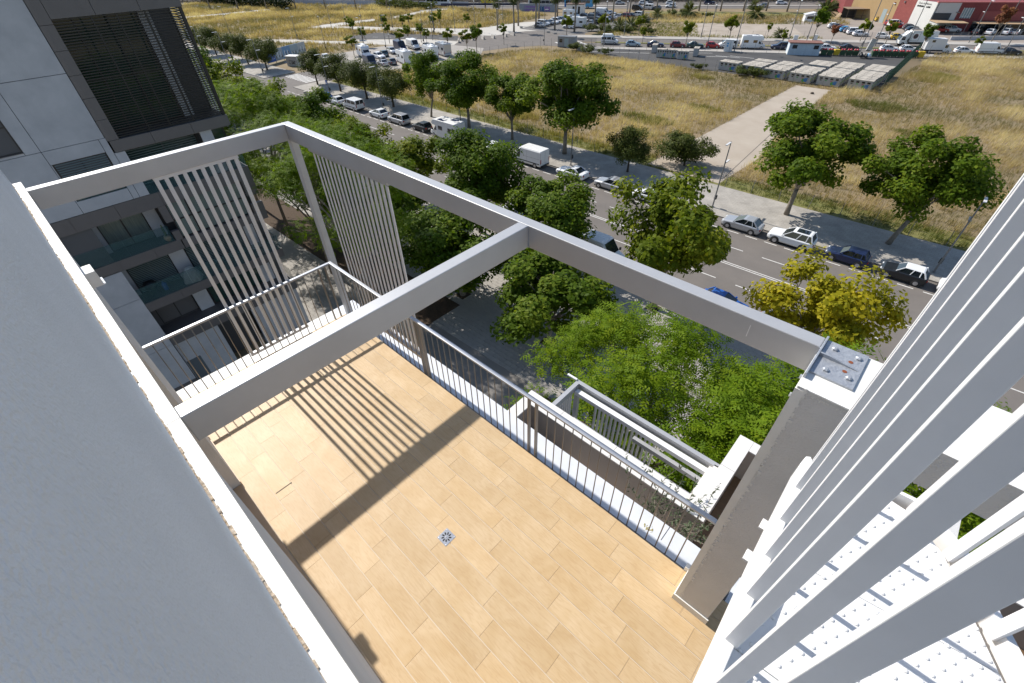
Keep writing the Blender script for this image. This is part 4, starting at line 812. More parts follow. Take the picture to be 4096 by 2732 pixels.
def hedge(name, label, p0, p1, wd_, h, n, seed, ls=.55, mat=lf_hedge):
    r = np.random.default_rng(seed); t = r.random(n); p0 = np.array(p0); p1 = np.array(p1); d = (p1 - p0) / np.linalg.norm(p1 - p0); q = np.array([-d[1], d[0]])
    o = r.normal(size=n) * wd_ * .3; bx = p0[0] + (p1[0] - p0[0]) * t + q[0] * o; by = p0[1] + (p1[1] - p0[1]) * t + q[1] * o
    hh = h * (.55 + .75 * vnoise(bx, by, 7, seed)); z = hh * r.random(n) ** .6; C = np.stack([bx, by, z], 1); N = r.normal(size=(n, 3)) + np.array([0, -.3, .8])
    return tag(link(name, leaves(name, C, N, ls * r.uniform(.6, 1.3, n), .6, mat, r.random(n), r)), label, 'hedge', kind='stuff')
hedge('tree_belt', 'dark belt of trees along the far side of the highway', hw(-330, 24), hw(140, 24), 14, 11, 42000, 5, 1.0)
hedge('hedge', 'clipped dark hedge below the highway at upper right', hw(33, -14), hw(52, -14), 3, 3.6, 5000, 6, .5)
hedge('hedge', 'low dark hedge beyond the dry field at upper left', (-330, 110), (-255, 122), 5, 4.5, 9000, 8, .7); hedge('reed_bank', 'green reeds at the back of the left field', (-225, 150), (-196, 160), 6, 2.6, 4000, 9, .6, lf_round)
# ------------------------------------------------------------------ vehicles
PB = paint('base', (0.5, 0.5, 0.5))
def wheel_parts(par, pos, r, wd_, detail=True):
    for x, y in pos:
        s = 1 if y > 0 else -1
        t = MB().lathe([(r * .62, -wd_ / 2), (r * .95, -wd_ / 2), (r, -wd_ * .3), (r, wd_ * .3), (r * .95, wd_ / 2), (r * .62, wd_ / 2)], n=18, axis='y').build('wheel', tyre_m, par, loc=(x, y, r), smooth=True)
        if detail:
            b = MB().lathe([(r * .60, 0), (r * .60, s * .01), (r * .12, s * .02), (0.001, s * .02)], (0, s * wd_ * .46, 0), 14, axis='y')
            b.build('rim', rim_m, t)
def ring(x, w, zb, zt, wt=.86, sh=.12):
    return [(x, -w * .90, zb), (x, -w, zb + .18), (x, -w, zt - sh), (x, -w * wt, zt), (x, w * wt, zt), (x, w, zt - sh), (x, w, zb + .18), (x, w * .90, zb)]
def loft(b, rings, m=0):
    n = len(rings[0]); vs_1 = [p for r in rings for p in r]
    fs = [(i * n + t, (i + 1) * n + t, (i + 1) * n + (t + 1) % n, i * n + (t + 1) % n) for i in range(len(rings) - 1) for t in range(n)]
    fs += [tuple(range(n)), tuple(range((len(rings) - 1) * n, len(rings) * n))[::-1]]; return b.add(vs_1, fs, m)
def car_proto(L=4.2, W=1.76, H=1.46, hood=.92, belt=.96, cab=(-.42, .20, -.30, -.02), boot=.95, r=.31, suv=0, roof_rails=False, glass_roof=False, wb=.62):
    """front at +x. cab = (rear base, front base, rear top, front top) as fractions of the length"""
    t = thing('car', None, None); w_ = W / 2; zb = .20 + suv; h = L / 2
    b = MB(); loft(b, [ring(-h, w_ * .80, zb + .18, boot - .16), ring(-h + .10, w_ * .93, zb + .05, boot), ring(-h + .45, w_ * .99, zb, max(boot, belt)), ring(L * cab[0] + .3, w_, zb, belt + .01), ring(0, w_, zb, belt), ring(L * cab[1], w_, zb, belt - .01),
                       ring(L * cab[1] + .25, w_ * .99, zb, hood), ring(h - .30, w_ * .96, zb + .03, hood - .08), ring(h - .06, w_ * .84, zb + .08, hood - .22), ring(h, w_ * .72, zb + .16, hood - .34)])
    b.build('body', PB, t, smooth=False, bevel=.03)
    r0, f0, r1, f1 = [L * c for c in cab]; wb0 = w_ * .90; wt = w_ * .74; zr = H
    # roof with pillars
    b = MB(); b.add([(r1, -wt, zr - .05), (f1, -wt, zr - .05), (f1, wt, zr - .05), (r1, wt, zr - .05), (r1 + .12, -wt * .92, zr), (f1 - .25, -wt * .92, zr), (f1 - .25, wt * .92, zr), (r1 + .12, wt * .92, zr)], [(0, 3, 2, 1), (4, 5, 6, 7), (0, 1, 5, 4), (1, 2, 6, 5), (2, 3, 7, 6), (3, 0, 4, 7)])
    for s in (-1, 1):
        b.tube([(f0, s * wb0, belt - .04), (f1, s * wt, zr - .04)], .045, 5); b.tube([(r0, s * wb0, belt - .04), (r1, s * wt, zr - .04)], .07, 5)
        xm0, xm1 = r0 * .48 + f0 * .52, r1 * .48 + f1 * .52; b.tube([(xm0, s * wb0 * 1.005, belt - .04), (xm1, s * wt * 1.01, zr - .04)], .04, 5)
        xm0, xm1 = r0 * .8 + f0 * .2, r1 * .85 + f1 * .15; b.tube([(xm0, s * wb0 * 1.005, belt - .04), (xm1, s * wt * 1.01, zr - .04)], .045, 5)
    b.build('roof', PB, t)
    MB().add([(f0 + .02, -wb0 * .96, belt - .03), (f0 + .02, wb0 * .96, belt - .03), (f1, wt * .96, zr - .05), (f1, -wt * .96, zr - .05)], [(0, 1, 2, 3)]).build('windshield', glass_car, t)
    MB().add([(r0 - .02, -wb0 * .94, belt - .03), (r1, -wt * .94, zr - .05), (r1, wt * .94, zr - .05), (r0 - .02, wb0 * .94, belt - .03)], [(0, 1, 2, 3)]).build('rear_window', glass_car, t)
    for s in (-1, 1): MB().add([(r0, s * wb0, belt - .03), (f0, s * wb0, belt - .03), (f1, s * wt, zr - .05), (r1, s * wt, zr - .05)], [(0, 1, 2, 3)]).build('side_window', glass_car, t)
    if glass_roof: MB().box(r1 + .35, f1 - .3, -wt * .7, wt * .7, zr + .001, zr + .012).build('sunroof', glass_car, t)
    if roof_rails:
        for x in (r1 + .5, f1 - .55): MB().tube([(x, -wt * .95, zr - .02), (x, -wt * .9, zr + .07), (x, wt * .9, zr + .07), (x, wt * .95, zr - .02)], .018, 5).build('roof_bar', black, t)
    for s in (-1, 1):
        MB().box(h - .30, h - .05, s * w_ * .62 - .17, s * w_ * .62 + .17, hood - .30, hood - .17).build('headlight', lamp_clear, t, bevel=.03)
        MB().box(-h - .005, -h + .20, s * w_ * .74 - .12, s * w_ * .74 + .12, boot - .33, boot - .12).build('tail_light', lamp_red, t, bevel=.02)
        MB().box(f0 - .30, f0 - .14, s * (w_ + .10) - .07, s * (w_ + .10) + .07, belt - .02, belt + .12).build('mirror', PB, t, bevel=.02)
        # dark wheel arches and sills
        b = MB()
        for x in (h - L * (1 - wb) / 2 - .04, -h + L * (1 - wb) / 2 + .0): b.lathe([(r * 1.22, s * (w_ - .25)), (r * 1.22, s * (w_ + .006)), (r * 1.0, s * (w_ + .006))], (x, 0, r), 18, axis='y')
        b.build('wheel_arch', plastic_d, t, kind='stuff')
    MB().box(-h + .02, h - .12, -w_ * .86, w_ * .86, zb - .05, zb + .06).build('underbody', plastic_d, t)
    MB().box(h - .05, h + .012, -w_ * .5, w_ * .5, zb + .12, hood - .42).build('grille', plastic_d, t)
    for s in (-1, 1):
        pass
    MB().box(-h - .012, -h + .02, -.26, .26, boot - .45, boot - .34).build('number_plate', white, t)
    wheel_parts(t, [(h - L * (1 - wb) / 2 - .04, w_ - .09), (h - L * (1 - wb) / 2 - .04, -w_ + .09), (-h + L * (1 - wb) / 2, w_ - .09), (-h + L * (1 - wb) / 2, -w_ + .09)], r, .2)
    return t
def van_proto(L=5.6, W=2.0, H=2.45, windows=False, r=.35):
    t = thing('van', None, None); w_ = W / 2; h = L / 2
    b = MB(); loft(b, [ring(-h, w_ * .97, .35, H - .03, .88, .20), ring(-h + .1, w_, .30, H, .88, .18), ring(h - 2.0, w_, .30, H, .88, .18), ring(h - 1.72, w_, .30, H - .10, .85, .2), ring(h - .95, w_ * .99, .30, 1.28, .84, .12), ring(h - .40, w_ * .95, .32, 1.05, .84, .1), ring(h - .05, w_ * .84, .36, .82, .84, .1), ring(h, w_ * .8, .42, .66, .84, .05)])
    b.build('body', PB, t, bevel=.03)
    MB().add([(h - .97, -w_ * .80, 1.31), (h - .97, w_ * .80, 1.31), (h - 1.70, w_ * .78, H - .13), (h - 1.70, -w_ * .78, H - .13)], [(0, 1, 2, 3)]).build('windshield', glass_car, t, loc=(.035, 0, .03))
    for s in (-1, 1):
        MB().add([(h - 1.12, s * (w_ + .004), 1.18), (h - 1.85, s * (w_ + .004), 1.18), (h - 1.9, s * (w_ + .004), 1.80), (h - 1.62, s * (w_ + .004), 1.80)], [(0, 1, 2, 3)]).build('side_window', glass_car, t)
        MB().box(h - 1.05, h - .88, s * (w_ + .12) - .08, s * (w_ + .12) + .08, 1.2, 1.45).build('mirror', plastic_d, t)
        MB().box(h - .40, h - .1, s * w_ * .7 - .14, s * w_ * .7 + .14, .78, .96).build('headlight', lamp_clear, t, bevel=.03)
        MB().box(-h - .006, -h + .06, s * w_ * .9 - .07, s * w_ * .9 + .07, .75, 1.35).build('tail_light', lamp_red, t)
        MB().box(-h + .2, h - 1.2, s * (w_ + .003) - .008, s * (w_ + .003) + .008, .62, .74).build('side_strip', plastic_d, t)
        for x in (-h + .02, h - 2.05, -.3): MB().box(x, x + .012, s * (w_ + .001) - .003, s * (w_ + .001) + .003, .5, H - .22).build('door_seam', black, t)
        MB().box(-h + .1, h - 2.0, s * (w_ + .001) - .004, s * (w_ + .001) + .004, 1.34, 1.36).build('swage_line', polem, t)
        if windows:
            for a, c in ((-h + .25, -h + 1.5), (-h + 1.65, h - 2.1)): MB().box(a, c, s * (w_ + .003) - .006, s * (w_ + .003) + .006, 1.25, 1.85).build('side_window', glass_car, t, bevel=.02)
    for y in (-w_ * .45, w_ * .45):
        if windows: MB().box(-h - .008, -h + .01, y - .36, y + .36, 1.25, 1.9).build('rear_window', glass_car, t)
    MB().box(-h - .010, -h + .01, -.006, .006, .5, H - .2).build('door_seam', black, t); MB().box(-h - .08, -h + .02, -w_ * .95, w_ * .95, .34, .50).build('bumper', plastic_d, t); MB().box(h - .12, h + .02, -w_ * .8, w_ * .8, .34, .62).build('bumper', plastic_d, t)
    MB().box(-h + .15, h - .2, -w_ * .85, w_ * .85, .2, .34).build('underbody', plastic_d, t); MB().box(-h - .014, -h, -.28, .28, .55, .66).build('number_plate', white, t)
    rr = MB()
    for i in range(5): rr.box(-h + .4, h - 2.2, -w_ * .65 + i * w_ * .325 - .02, -w_ * .65 + i * w_ * .325 + .02, H - .004, H + .008)
    rr.build('roof_ribs', PB, t, kind='stuff')
    wheel_parts(t, [(h - .95, w_ - .12), (h - .95, -w_ + .12), (-h + 1.05, w_ - .12), (-h + 1.05, -w_ + .12)], r, .24); return t
def camper_proto(L=6.4, W=2.25, H=2.85, over=True, r=.35, mark=False):
    t = thing('motorhome', None, None); w_ = W / 2; h = L / 2
    b = MB(); loft(b, [ring(h - 2.0, .98, .32, 2.3, .85, .2), ring(h - 1.70, .98, .32, 2.2, .85, .2), ring(h - .95, .96, .32, 1.28, .84, .12), ring(h - .40, .93, .34, 1.05, .84, .1), ring(h - .03, .82, .38, .78, .84, .1), ring(h, .78, .44, .64, .84, .05)]); b.build('cab', PB, t, bevel=.03)
    prof = [(-h + .12, .42), (h - 1.9, .42), (h - 1.9, 1.95), (h - .95, 2.02), (h - .75, 2.30), (h - 1.15, H - .08), (h - 1.6, H), (-h + .1, H), (-h, H - .15), (-h, .9)] if over else [(-h + .12, .42), (h - 1.9, .42), (h - 1.9, 2.05), (h - 1.45, 2.2), (h - 1.9, H - .06), (h - 2.5, H), (-h + .1, H), (-h, H - .15), (-h, .9)]
    MB().side(prof, -w_, w_).build('living_box', PB, t, bevel=.04)
    MB().add([(h - .97, -.78, 1.31), (h - .97, .78, 1.31), (h - 1.62, .76, 2.0), (h - 1.62, -.76, 2.0)], [(0, 1, 2, 3)]).build('windshield', glass_car, t, loc=(.04, 0, .03))
    for s in (-1, 1):
        MB().add([(h - 1.14, s * .985, 1.18), (h - 1.85, s * .985, 1.18), (h - 1.9, s * .985, 1.80), (h - 1.6, s * .985, 1.80)], [(0, 1, 2, 3)]).build('side_window', glass_car, t)
        for a, c in ((-h + .5, -h + 1.7), (-.2, .8)): MB().box(a, c, s * w_ - .012, s * w_ + .012, 1.45, 2.05).build('living_window', amber if s < 0 else glass_car, t, bevel=.03)
        MB().box(-h + .5, -h + 1.3, s * w_ - .006, s * w_ + .006, .6, 1.15).build('locker_door', polew, t); MB().box(h - 1.05, h - .9, s * 1.12 - .09, s * 1.12 + .09, 1.2, 1.5).build('mirror', plastic_d, t)
        MB().box(-h - .006, -h + .05, s * w_ * .88 - .06, s * w_ * .88 + .06, .7, 1.2).build('tail_light', lamp_red, t); MB().box(h - .38, h - .08, s * .66 - .14, s * .66 + .14, .78, .96).build('headlight', lamp_clear, t, bevel=.03)
        MB().add([(-h - .004, s * w_ * .97, .85), (-h - .004, s * w_ * .78, .85), (-h - .004, s * w_ * .93, 1.6)], [(0, 1, 2)]).build('rear_trim', plastic_d, t)
    MB().box(-h + .05, h - 2, -w_ * .97, w_ * .97, .30, .415).build('skirt', polew, t); MB().box(-h - .04, -h + .1, -w_ * .97, w_ * .97, .45, .62).build('bumper', polew, t)
    for x, y, a, c in ((-h + .6, 0, .35, .3), (-.1, .3, .3, .3), (.9, -.3, .25, .25)): MB().box(x - a, x + a, y - c, y + c, H + .001, H + .09).build('roof_hatch', polew, t, bevel=.02)
    for x, y in ((-h + 1.6, -.5), (.3, .6)): MB().box(x - .7, x + .7, y - .35, y + .35, H + .03, H + .06).build('solar_panel', P_navy, t)
    if mark:
        lt = MB(); rg = random.Random(2)
        for k, z in enumerate((1.62, 1.50, 1.38, 1.27)):
            y = -.45
            while y < .45: l = rg.uniform(.03, .12); lt.box(-h - .008, -h - .004, y, y + l, z, z + .035); y += l + .04
        lt.build('small_lettering', black, t, kind='stuff')
    wheel_parts(t, [(h - .95, .86), (h - .95, -.86), (-h + 1.6, w_ - .14), (-h + 1.6, -w_ + .14)], r, .24); return t
protos = dict(hatch=car_proto(), small=car_proto(3.65, 1.64, 1.47, hood=.92, belt=.96, cab=(-.46, .22, -.40, .0), boot=.98), sedan=car_proto(4.6, 1.80, 1.40, hood=.88, belt=.92, cab=(-.36, .17, -.19, -.02), boot=.98, r=.33),
              estate=car_proto(4.35, 1.75, 1.46, hood=.90, belt=.94, cab=(-.45, .19, -.37, -.02), boot=.94, roof_rails=True), suv=car_proto(4.45, 1.82, 1.68, hood=1.03, belt=1.06, cab=(-.46, .20, -.40, .01), boot=1.06, r=.35, suv=.06, glass_roof=True),
              mpv=car_proto(4.75, 1.85, 1.70, hood=1.0, belt=1.02, cab=(-.47, .25, -.41, .07), boot=1.03, r=.33, suv=.02), mini=car_proto(3.75, 1.70, 1.42, hood=.92, belt=.98, cab=(-.44, .17, -.37, .03), boot=.98, r=.32),
              van=van_proto(), smallvan=van_proto(4.4, 1.8, 1.85, True, .31), minibus=van_proto(4.9, 1.9, 1.98, True, .33), camper=camper_proto(mark=True), alcove=camper_proto(6.2, 2.25, 3.0, True), lowcamper=camper_proto(6.6, 2.25, 2.75, False))
CATN = dict(hatch=('parked_car', 'car'), small=('parked_car', 'car'), sedan=('parked_car', 'car'), estate=('parked_car', 'car'), suv=('parked_car', 'car'), mpv=('parked_car', 'car'), mini=('parked_car', 'car'), van=('parked_van', 'van'), smallvan=('parked_van', 'van'), minibus=('parked_van', 'van'), camper=('motorhome', 'motorhome'), alcove=('motorhome', 'motorhome'), lowcamper=('motorhome', 'motorhome'))
def car(kind, colr, x, y, rz, label, group, z=0.012, roof=None, name=None):
    o = dup(protos[kind], (x, y, z), rz, label=label, group=group, mats={PB: colr}); n, c = CATN[kind]; o.name = name or n; o['category'] = c
    if roof:
        for ch in o.children:
            if ch.name.split('.')[0] == 'roof': ch.material_slots[0].link = 'OBJECT'; ch.material_slots[0].material = roof; ch['label'] = 'roof in a paler colour than the body'
    return o
G1 = 'vehicles parked along the far kerb'; W_ = math.pi + SA
for k, c, x, lab, rf in (('hatch', P_blue, -98.6, 'bright blue hatchback parked beside the blue crossing sign', None), ('hatch', P_white, -94.2, 'white hatchback parked just behind the blue one, half hidden by leaves', None), ('minibus', P_white, -88.2, 'white minibus parked behind the leaves, in front of the silver minivan group', None),
    ('hatch', P_white, -80.0, 'white hatchback parked in front of the silver minivan', None), ('mpv', P_silver, -74.0, 'silver minivan parked between white hatchback and small black car', None), ('mini', P_black, -67.6, 'small black car parked in front of the white motorhome', None), ('camper', van_w, -61.2, 'white motorhome with bronze side windows parked at the far kerb', None),
    ('hatch', P_white, -51.6, 'white car mostly hidden by a tree, between motorhome and panel van', None), ('van', van_w, -43.6, 'white high-roofed panel van parked at the far kerb', None), ('sedan', P_white, -36.0, 'white coupe parked by the lamp post, behind the panel van', None), ('estate', P_silver, -29.9, 'silver hatchback with black roof bars parked at the far kerb', None),
    ('hatch', P_white, -24.4, 'white car hidden behind the large light green tree', None), ('hatch', P_silver, -13.0, 'pale silver hatchback parked in front of the white off-roader', None), ('suv', P_white, -7.9, 'white off-roader with dark glass roof parked at the far kerb', None), ('mini', P_navy, -2.7, 'small navy car with navy roof parked behind the white off-roader', None), ('mini', P_black, 2.0, 'small black car with white roof parked at the far kerb', P_white), ('suv', P_white, 6.9, 'white off-roader half hidden by the white slats', P_sky)):
    car(k, c, *st(x, 50.75), W_, lab, G1, roof=rf)
G2 = 'vehicles parked along the near kerb'
for k, c, x, lab in (('minibus', P_white, -31.6, 'white van under the trees above the beam junction'), ('van', van_w, -21.4, 'white van roof showing between trees above the front beam'), ('hatch', P_blue, -8.4, 'royal blue car whose roof shows just above the front beam'), ('hatch', P_silver, -3.4, 'silver car under the yellow-green tree'), ('hatch', P_sky, -58, 'pale blue car under the trees of the near kerb'), ('sedan', P_white, -86, 'white car glimpsed under the trees near the pergola corner'), ('hatch', P_sky, -92, 'pale blue car glimpsed under the trees near the pergola corner')):
    car(k, c, *st(x, 35.45), SA if k != 'van' else SA, lab, G2)
G3 = 'vehicles in the camper lot'; A3 = rad(-14)
for k, c, x, y, a, lab in (('lowcamper', van_w, -130.2, 79.6, A3, 'white motorhome at the left end of the camper lot'), ('hatch', P_white, -124.9, 80.8, A3 + .2, 'white car beside the nose of the left motorhome'), ('hatch', P_teal, -126.6, 83.4, A3 + math.pi, 'blue-green car in the back row of the camper lot'), ('hatch', P_silver, -127.8, 87.2, A3, 'silver car in the back row of the camper lot'), ('van', P_navy, -129.2, 91.2, A3, 'dark blue tall van in the back row of the camper lot'), ('van', van_w, -128.0, 95.0, A3, 'white tall panel van at the end of the back row'), ('hatch', P_black, -124.6, 97.5, A3, 'black car beside the white tall panel van'),
    ('alcove', van_w, -114.6, 81.3, A3 + math.pi, 'white motorhome with red rear lamps in the middle of the camper lot'), ('camper', van_w, -114.6, 90.2, A3 + math.pi, 'white motorhome right of the dark grey car'), ('alcove', P_silver, -114.2, 94.4, A3 + math.pi, 'grey sided motorhome at the right end of the front row'), ('sedan', P_silver, -116.6, 76.2, A3 + math.pi, 'pale saloon at the near corner of the camper lot'), ('hatch', P_grey, -116.0, 78.3, A3 + math.pi, 'grey car between pale saloon and motorhome'), ('mpv', P_grey, -115.6, 86.4, A3 + math.pi, 'dark grey car between two white motorhomes'), ('van', P_navy, -119.0, 74.0, A3, 'dark blue van behind the round trees'), ('hatch', P_white, -134.6, 70.5, A3, 'white car roof above the round trees')):
    car(k, c, x, y, a, lab, G3, z=.02)
G4 = 'vehicles in the crowded car park'; A4 = rad(10)
lst = [('hatch', P_silver, -123.3, 146.6, 'silver hatchback at the front corner of the crowded car park'), ('smallvan', P_white, -123.9, 149.4, 'white small van next to the corner hatchback'), ('hatch', P_grey, -123.9, 152.0, 'dark grey car third in the left column of the car park'), ('hatch', P_white, -124.0, 154.6, 'white car fourth in the left column'), ('mpv', P_white, -124.2, 157.2, 'white minivan fifth in the left column'), ('suv', P_silver, -124.2, 160.0, 'silver off-roader sixth in the left column'), ('hatch', P_grey, -124.4, 162.8, 'grey car seventh in the left column'), ('hatch', P_white, -124.6, 165.4, 'white car eighth in the left column'), ('lowcamper', van_w, -127.0, 169.4, 'white motorhome at the back of the left column'), ('hatch', P_black, -123.6, 173.4, 'black car behind the back motorhome'), ('sedan', P_black, -122.6, 176.2, 'black saloon near the back of the left column'), ('hatch', P_navy, -122.0, 179, 'navy car near the back of the left column'), ('van', van_w, -121.4, 182.2, 'white tall van at the back of the left column'), ('hatch', P_silver, -119.8, 185.0, 'silver car last in the left column'),
    ('alcove', van_w, -112.4, 153.2, 'white alcove motorhome at the front of the right column'), ('hatch', P_white, -113.2, 149.8, 'white car in front of the alcove motorhome'), ('smallvan', P_white, -112.8, 156.6, 'white small van behind the alcove motorhome'), ('hatch', P_silver, -112.2, 160.0, 'silver car third in the right column'), ('hatch', P_black, -112.0, 162.8, 'black car fourth in the right column'), ('hatch', P_white, -111.6, 166.0, 'white car fifth in the right column'), ('hatch', P_white, -112.0, 169.2, 'white car sixth in the right column'), ('sedan', P_navy, -112.6, 172.2, 'navy saloon seventh in the right column'), ('hatch', P_white, -113.0, 175.2, 'white car eighth in the right column'), ('estate', P_silver, -112.8, 178.4, 'silver estate ninth in the right column'), ('mpv', P_dred, -110.8, 180.4, 'dark red minivan near the end of the right column'), ('hatch', P_grey, -110.4, 183.2, 'grey car after the dark red minivan'), ('mpv', P_white, -109.2, 186.4, 'white minivan at the end of the right column'), ('smallvan', P_black, -118.0, 201.6, 'black van by the highway verge'), ('minibus', P_white, -116.4, 206.0, 'white minibus by the highway verge'), ('hatch', P_grey, -113, 207.5, 'grey car by the highway verge'), ('mpv', P_grey, -118.5, 171.8, 'grey minivan in the middle of the car park')]
for k, c, x, y, lab in lst: car(k, c, x, y, A4 + (math.pi if x > -118 else 0), lab, G4, z=.034)
G5 = 'vehicles parked along the back road'
for k, c, s, t, a, lab in (('minibus', van_w, -33.6, 3.2, 0, 'white high-top camper van by the grey site cabin'), ('hatch', P_sky, -26.8, .6, 0, 'pale blue hatchback parked on the back road'), ('sedan', P_navy, -20.6, .7, 0, 'navy car parked left of the dark red hatchback'), ('hatch', P_dred, -14.6, .8, 0, 'dark red hatchback parked on the back road'), ('sedan', P_dgreen, -10.0, .8, 0, 'dark green saloon parked on the back road'), ('small', P_red, -5.4, .9, 0, 'bright red small car parked on the back road'), ('minibus', van_w, -1.6, 1.2, math.pi, 'white van behind the white kiosk'), ('alcove', van_w, 4.8, 1.4, 0, 'old white motorhome parked on the back road'), ('suv', P_navy, 11.6, 1.2, math.pi, 'small dark off-roader parked left of the blue and white hut'), ('hatch', P_white, 23.0, .8, 0, 'white hatchback parked right of the hut, behind the wheelie bins'), ('sedan', P_black, 28.5, 2.2, 0, 'black saloon behind the wheelie bins'), ('hatch', P_white, 37.6, 1.6, 0, 'white hatchback behind the row of wheelie bins'), ('hatch', P_white, 42.0, 1.6, 0, 'white hatchback beside the green yard fence'), ('hatch', P_white, 53.8, .8, 0, 'small white hatchback between box van and white panel van'), ('van', van_w, 59.0, .9, 0, 'white panel van at the right end of the back road'), ('hatch', P_black, 63.6, .9, 0, 'black hatchback at the right end of the back road')):
    car(k, c, *rb(s, t), BA + a, lab, G5, z=.02)
if True:
    o = [q for q in COL.objects if q.get('label') == 'white high-top camper van by the grey site cabin'][0]
    MB().side([(-2.2, 1.97), (1.0, 1.97), (.5, 2.5), (-2.1, 2.5)], -.78, .78).build('high_roof', van_w, o, bevel=.04)
G6 = 'cars on the forecourt'
for k, c, x, y, a, lab in (('hatch', P_white, -43.7, 197, 30, 'white car at the left end of the forecourt row'), ('hatch', P_black, -42.1, 195, 30, 'black car second in the forecourt row'), ('hatch', P_dred, -40.3, 193.2, 30, 'maroon car third in the forecourt row'), ('hatch', P_cyan, -38.9, 191.7, 30, 'bright blue car in the forecourt row'), ('hatch', P_grey, -37.4, 190.2, 30, 'grey car fifth in the forecourt row'), ('mpv', P_white, -35.8, 188.4, 30, 'white minivan in the forecourt row'), ('hatch', P_white, -33.9, 186, 30, 'white car at the near end of the forecourt row'),
    ('small', P_yellow, -35.8, 219.3, 28, 'small yellow car by the grey door of the ochre wall'), ('small', P_red, -31.6, 212, 40, 'red small car by the red wall'), ('smallvan', P_white, -29.9, 210, 40, 'white van between two red cars'), ('hatch', P_red, -28.5, 207.4, 28, 'red hatchback in front of the red wall'), ('hatch', P_grey, -25.2, 206.4, 28, 'dark grey car in front of the white wall'), ('hatch', P_teal, -23.6, 201.5, 28, 'dark teal car behind the blue-grey one'), ('hatch', P_grey, -21.9, 198.4, 28, 'blue-grey car nearest the grey side wall of the canopy'),
    ('small', P_white, -27.9, 185.0, 0, 'small white car by the roadside tree'), ('small', P_yellow, -24.6, 185.8, 28, 'yellow car behind the roadside tree'), ('hatch', P_black, -9.0, 206.6, 75, 'black car under the dark canopy'), ('hatch', P_white, -6.0, 208.3, 75, 'white car under the canopy, left one'), ('suv', P_white, -2.6, 210.6, 75, 'white off-roader under the canopy'), ('hatch', P_silver, -.5, 211.4, 75, 'silver car at the right under the canopy'), ('mpv', P_white, -15.2, 207.5, 28, 'white minivan in the shade of the tan awning'), ('hatch', P_red, -17.6, 205.8, 28, 'red car in the shade of the tan awning')):
    car(k, c, x, y, rad(a), lab, G6, z=.03)
G7 = 'cars driving on the highway'
for k, c, s, t, a, lab in (('hatch', P_white, -21.5, 5, 0, 'white car on the far lane left of the median'), ('suv', P_navy, -5.5, 6, 0, 'dark blue car on the far lane'), ('hatch', P_silver, 14, -4.0, math.pi, 'silver car on the near lane of the highway'), ('estate', P_white, 23, 5, 0, 'white estate on the far lane of the highway'), ('hatch', P_white, -22, -5, math.pi, 'white car half hidden by the small palm'), ('hatch', P_silver, -43, 5.5, 0, 'silver car on the highway right of the blue coach'), ('hatch', P_white, -33, 6, 0, 'white car by the red road sign'), ('hatch', P_grey, -31, 9.5, 0, 'grey car on the furthest lane'), ('mpv', P_black, 46, 4, 0, 'black car by the big shaggy palm'), ('hatch', P_black, 50, 2, 0, 'second black car by the big shaggy palm'), ('hatch', P_white, -118, -2, 0, 'white car beside the coach at the top')):
    car(k, c, *hw(s, t), HA + a, lab, G7, z=.03, name='moving_car')
for q in list(protos.values()):
    for ch in list(q.children):
        for g in list(ch.children): bpy.data.objects.remove(g)
        bpy.data.objects.remove(ch)
    bpy.data.objects.remove(q)
# box lorry, box van and coaches
lo = thing('box_lorry', 'white box lorry with red and black emblem driving on the back road', 'lorry', (*rb(45.8, 9.8), .02), BA + math.pi)
MB().box(-4.2, 1.75, -1.2, 1.2, 1.05, 3.5).build('cargo_box', van_w, lo, bevel=.03); MB().side([(1.9, .6), (3.9, .6), (4.0, 1.4), (3.6, 2.4), (3.2, 2.5), (2.4, 3.3), (1.9, 3.3)], -1.1, 1.1).build('cab', van_w, lo, bevel=.05)
MB().add([(4.03, -.98, 1.45), (4.03, .98, 1.45), (3.64, .95, 2.38), (3.64, -.95, 2.38)], [(0, 1, 2, 3)]).build('windshield', glass_car, lo); MB().box(2.8, 3.65, 1.101, 1.108, 1.45, 2.2).build('side_window', glass_car, lo); MB().box(-4.2, 3.6, -.9, .9, .55, 1.04).build('chassis', plastic_d, lo)
MB().box(-4.15, 1.7, -1.15, 1.15, 3.501, 3.52).build('roof_panel', M('tan_roof', (.30, .26, .22), .8), lo); wheel_parts(lo, [(3.0, .95), (3.0, -.95), (-2.4, .95), (-2.4, -.95)], .5, .35)
for a in (0, 1):
    x0 = -2.55 + a * .62; MB().add([(x0 + .08, 1.204, 1.75), (x0 + .55, 1.204, 1.75), (x0 + .55, 1.204, 3.0), (x0 + (.25 if a else .08), 1.204, 3.0), (x0 + (.08 if a else .3), 1.204, 2.45)][::-1], [(0, 1, 2, 3, 4)]).build('emblem', (P_red if a == 0 else black), lo)
text('H', .75, white, lo, (-1.62, 1.212, 2.02), (rad(90), 0, rad(180))); text('G', .75, white, lo, (-2.22, 1.212, 2.02), (rad(90), 0, rad(180)))
MB().lathe([(.55, 1.201), (.55, 1.206)], (0, 0, 0), 20, axis='y').build('oval_badge', P_dred, lo, loc=(.75, 0, 2.35)); MB().lathe([(.42, 1.2065), (.42, 1.209)], (0, 0, 0), 20, axis='y').build('badge_centre', P_black, lo, loc=(.75, 0, 2.35))
dfr = MB(); dfr.box(-.15, -.10, 1.201, 1.207, 1.3, 3.3).box(1.45, 1.5, 1.201, 1.207, 1.3, 3.3).box(-.10, 1.45, 1.201, 1.207, 3.25, 3.3).box(-.10, 1.45, 1.201, 1.207, 1.3, 1.35); dfr.build('side_door_frame', plastic_d, lo)
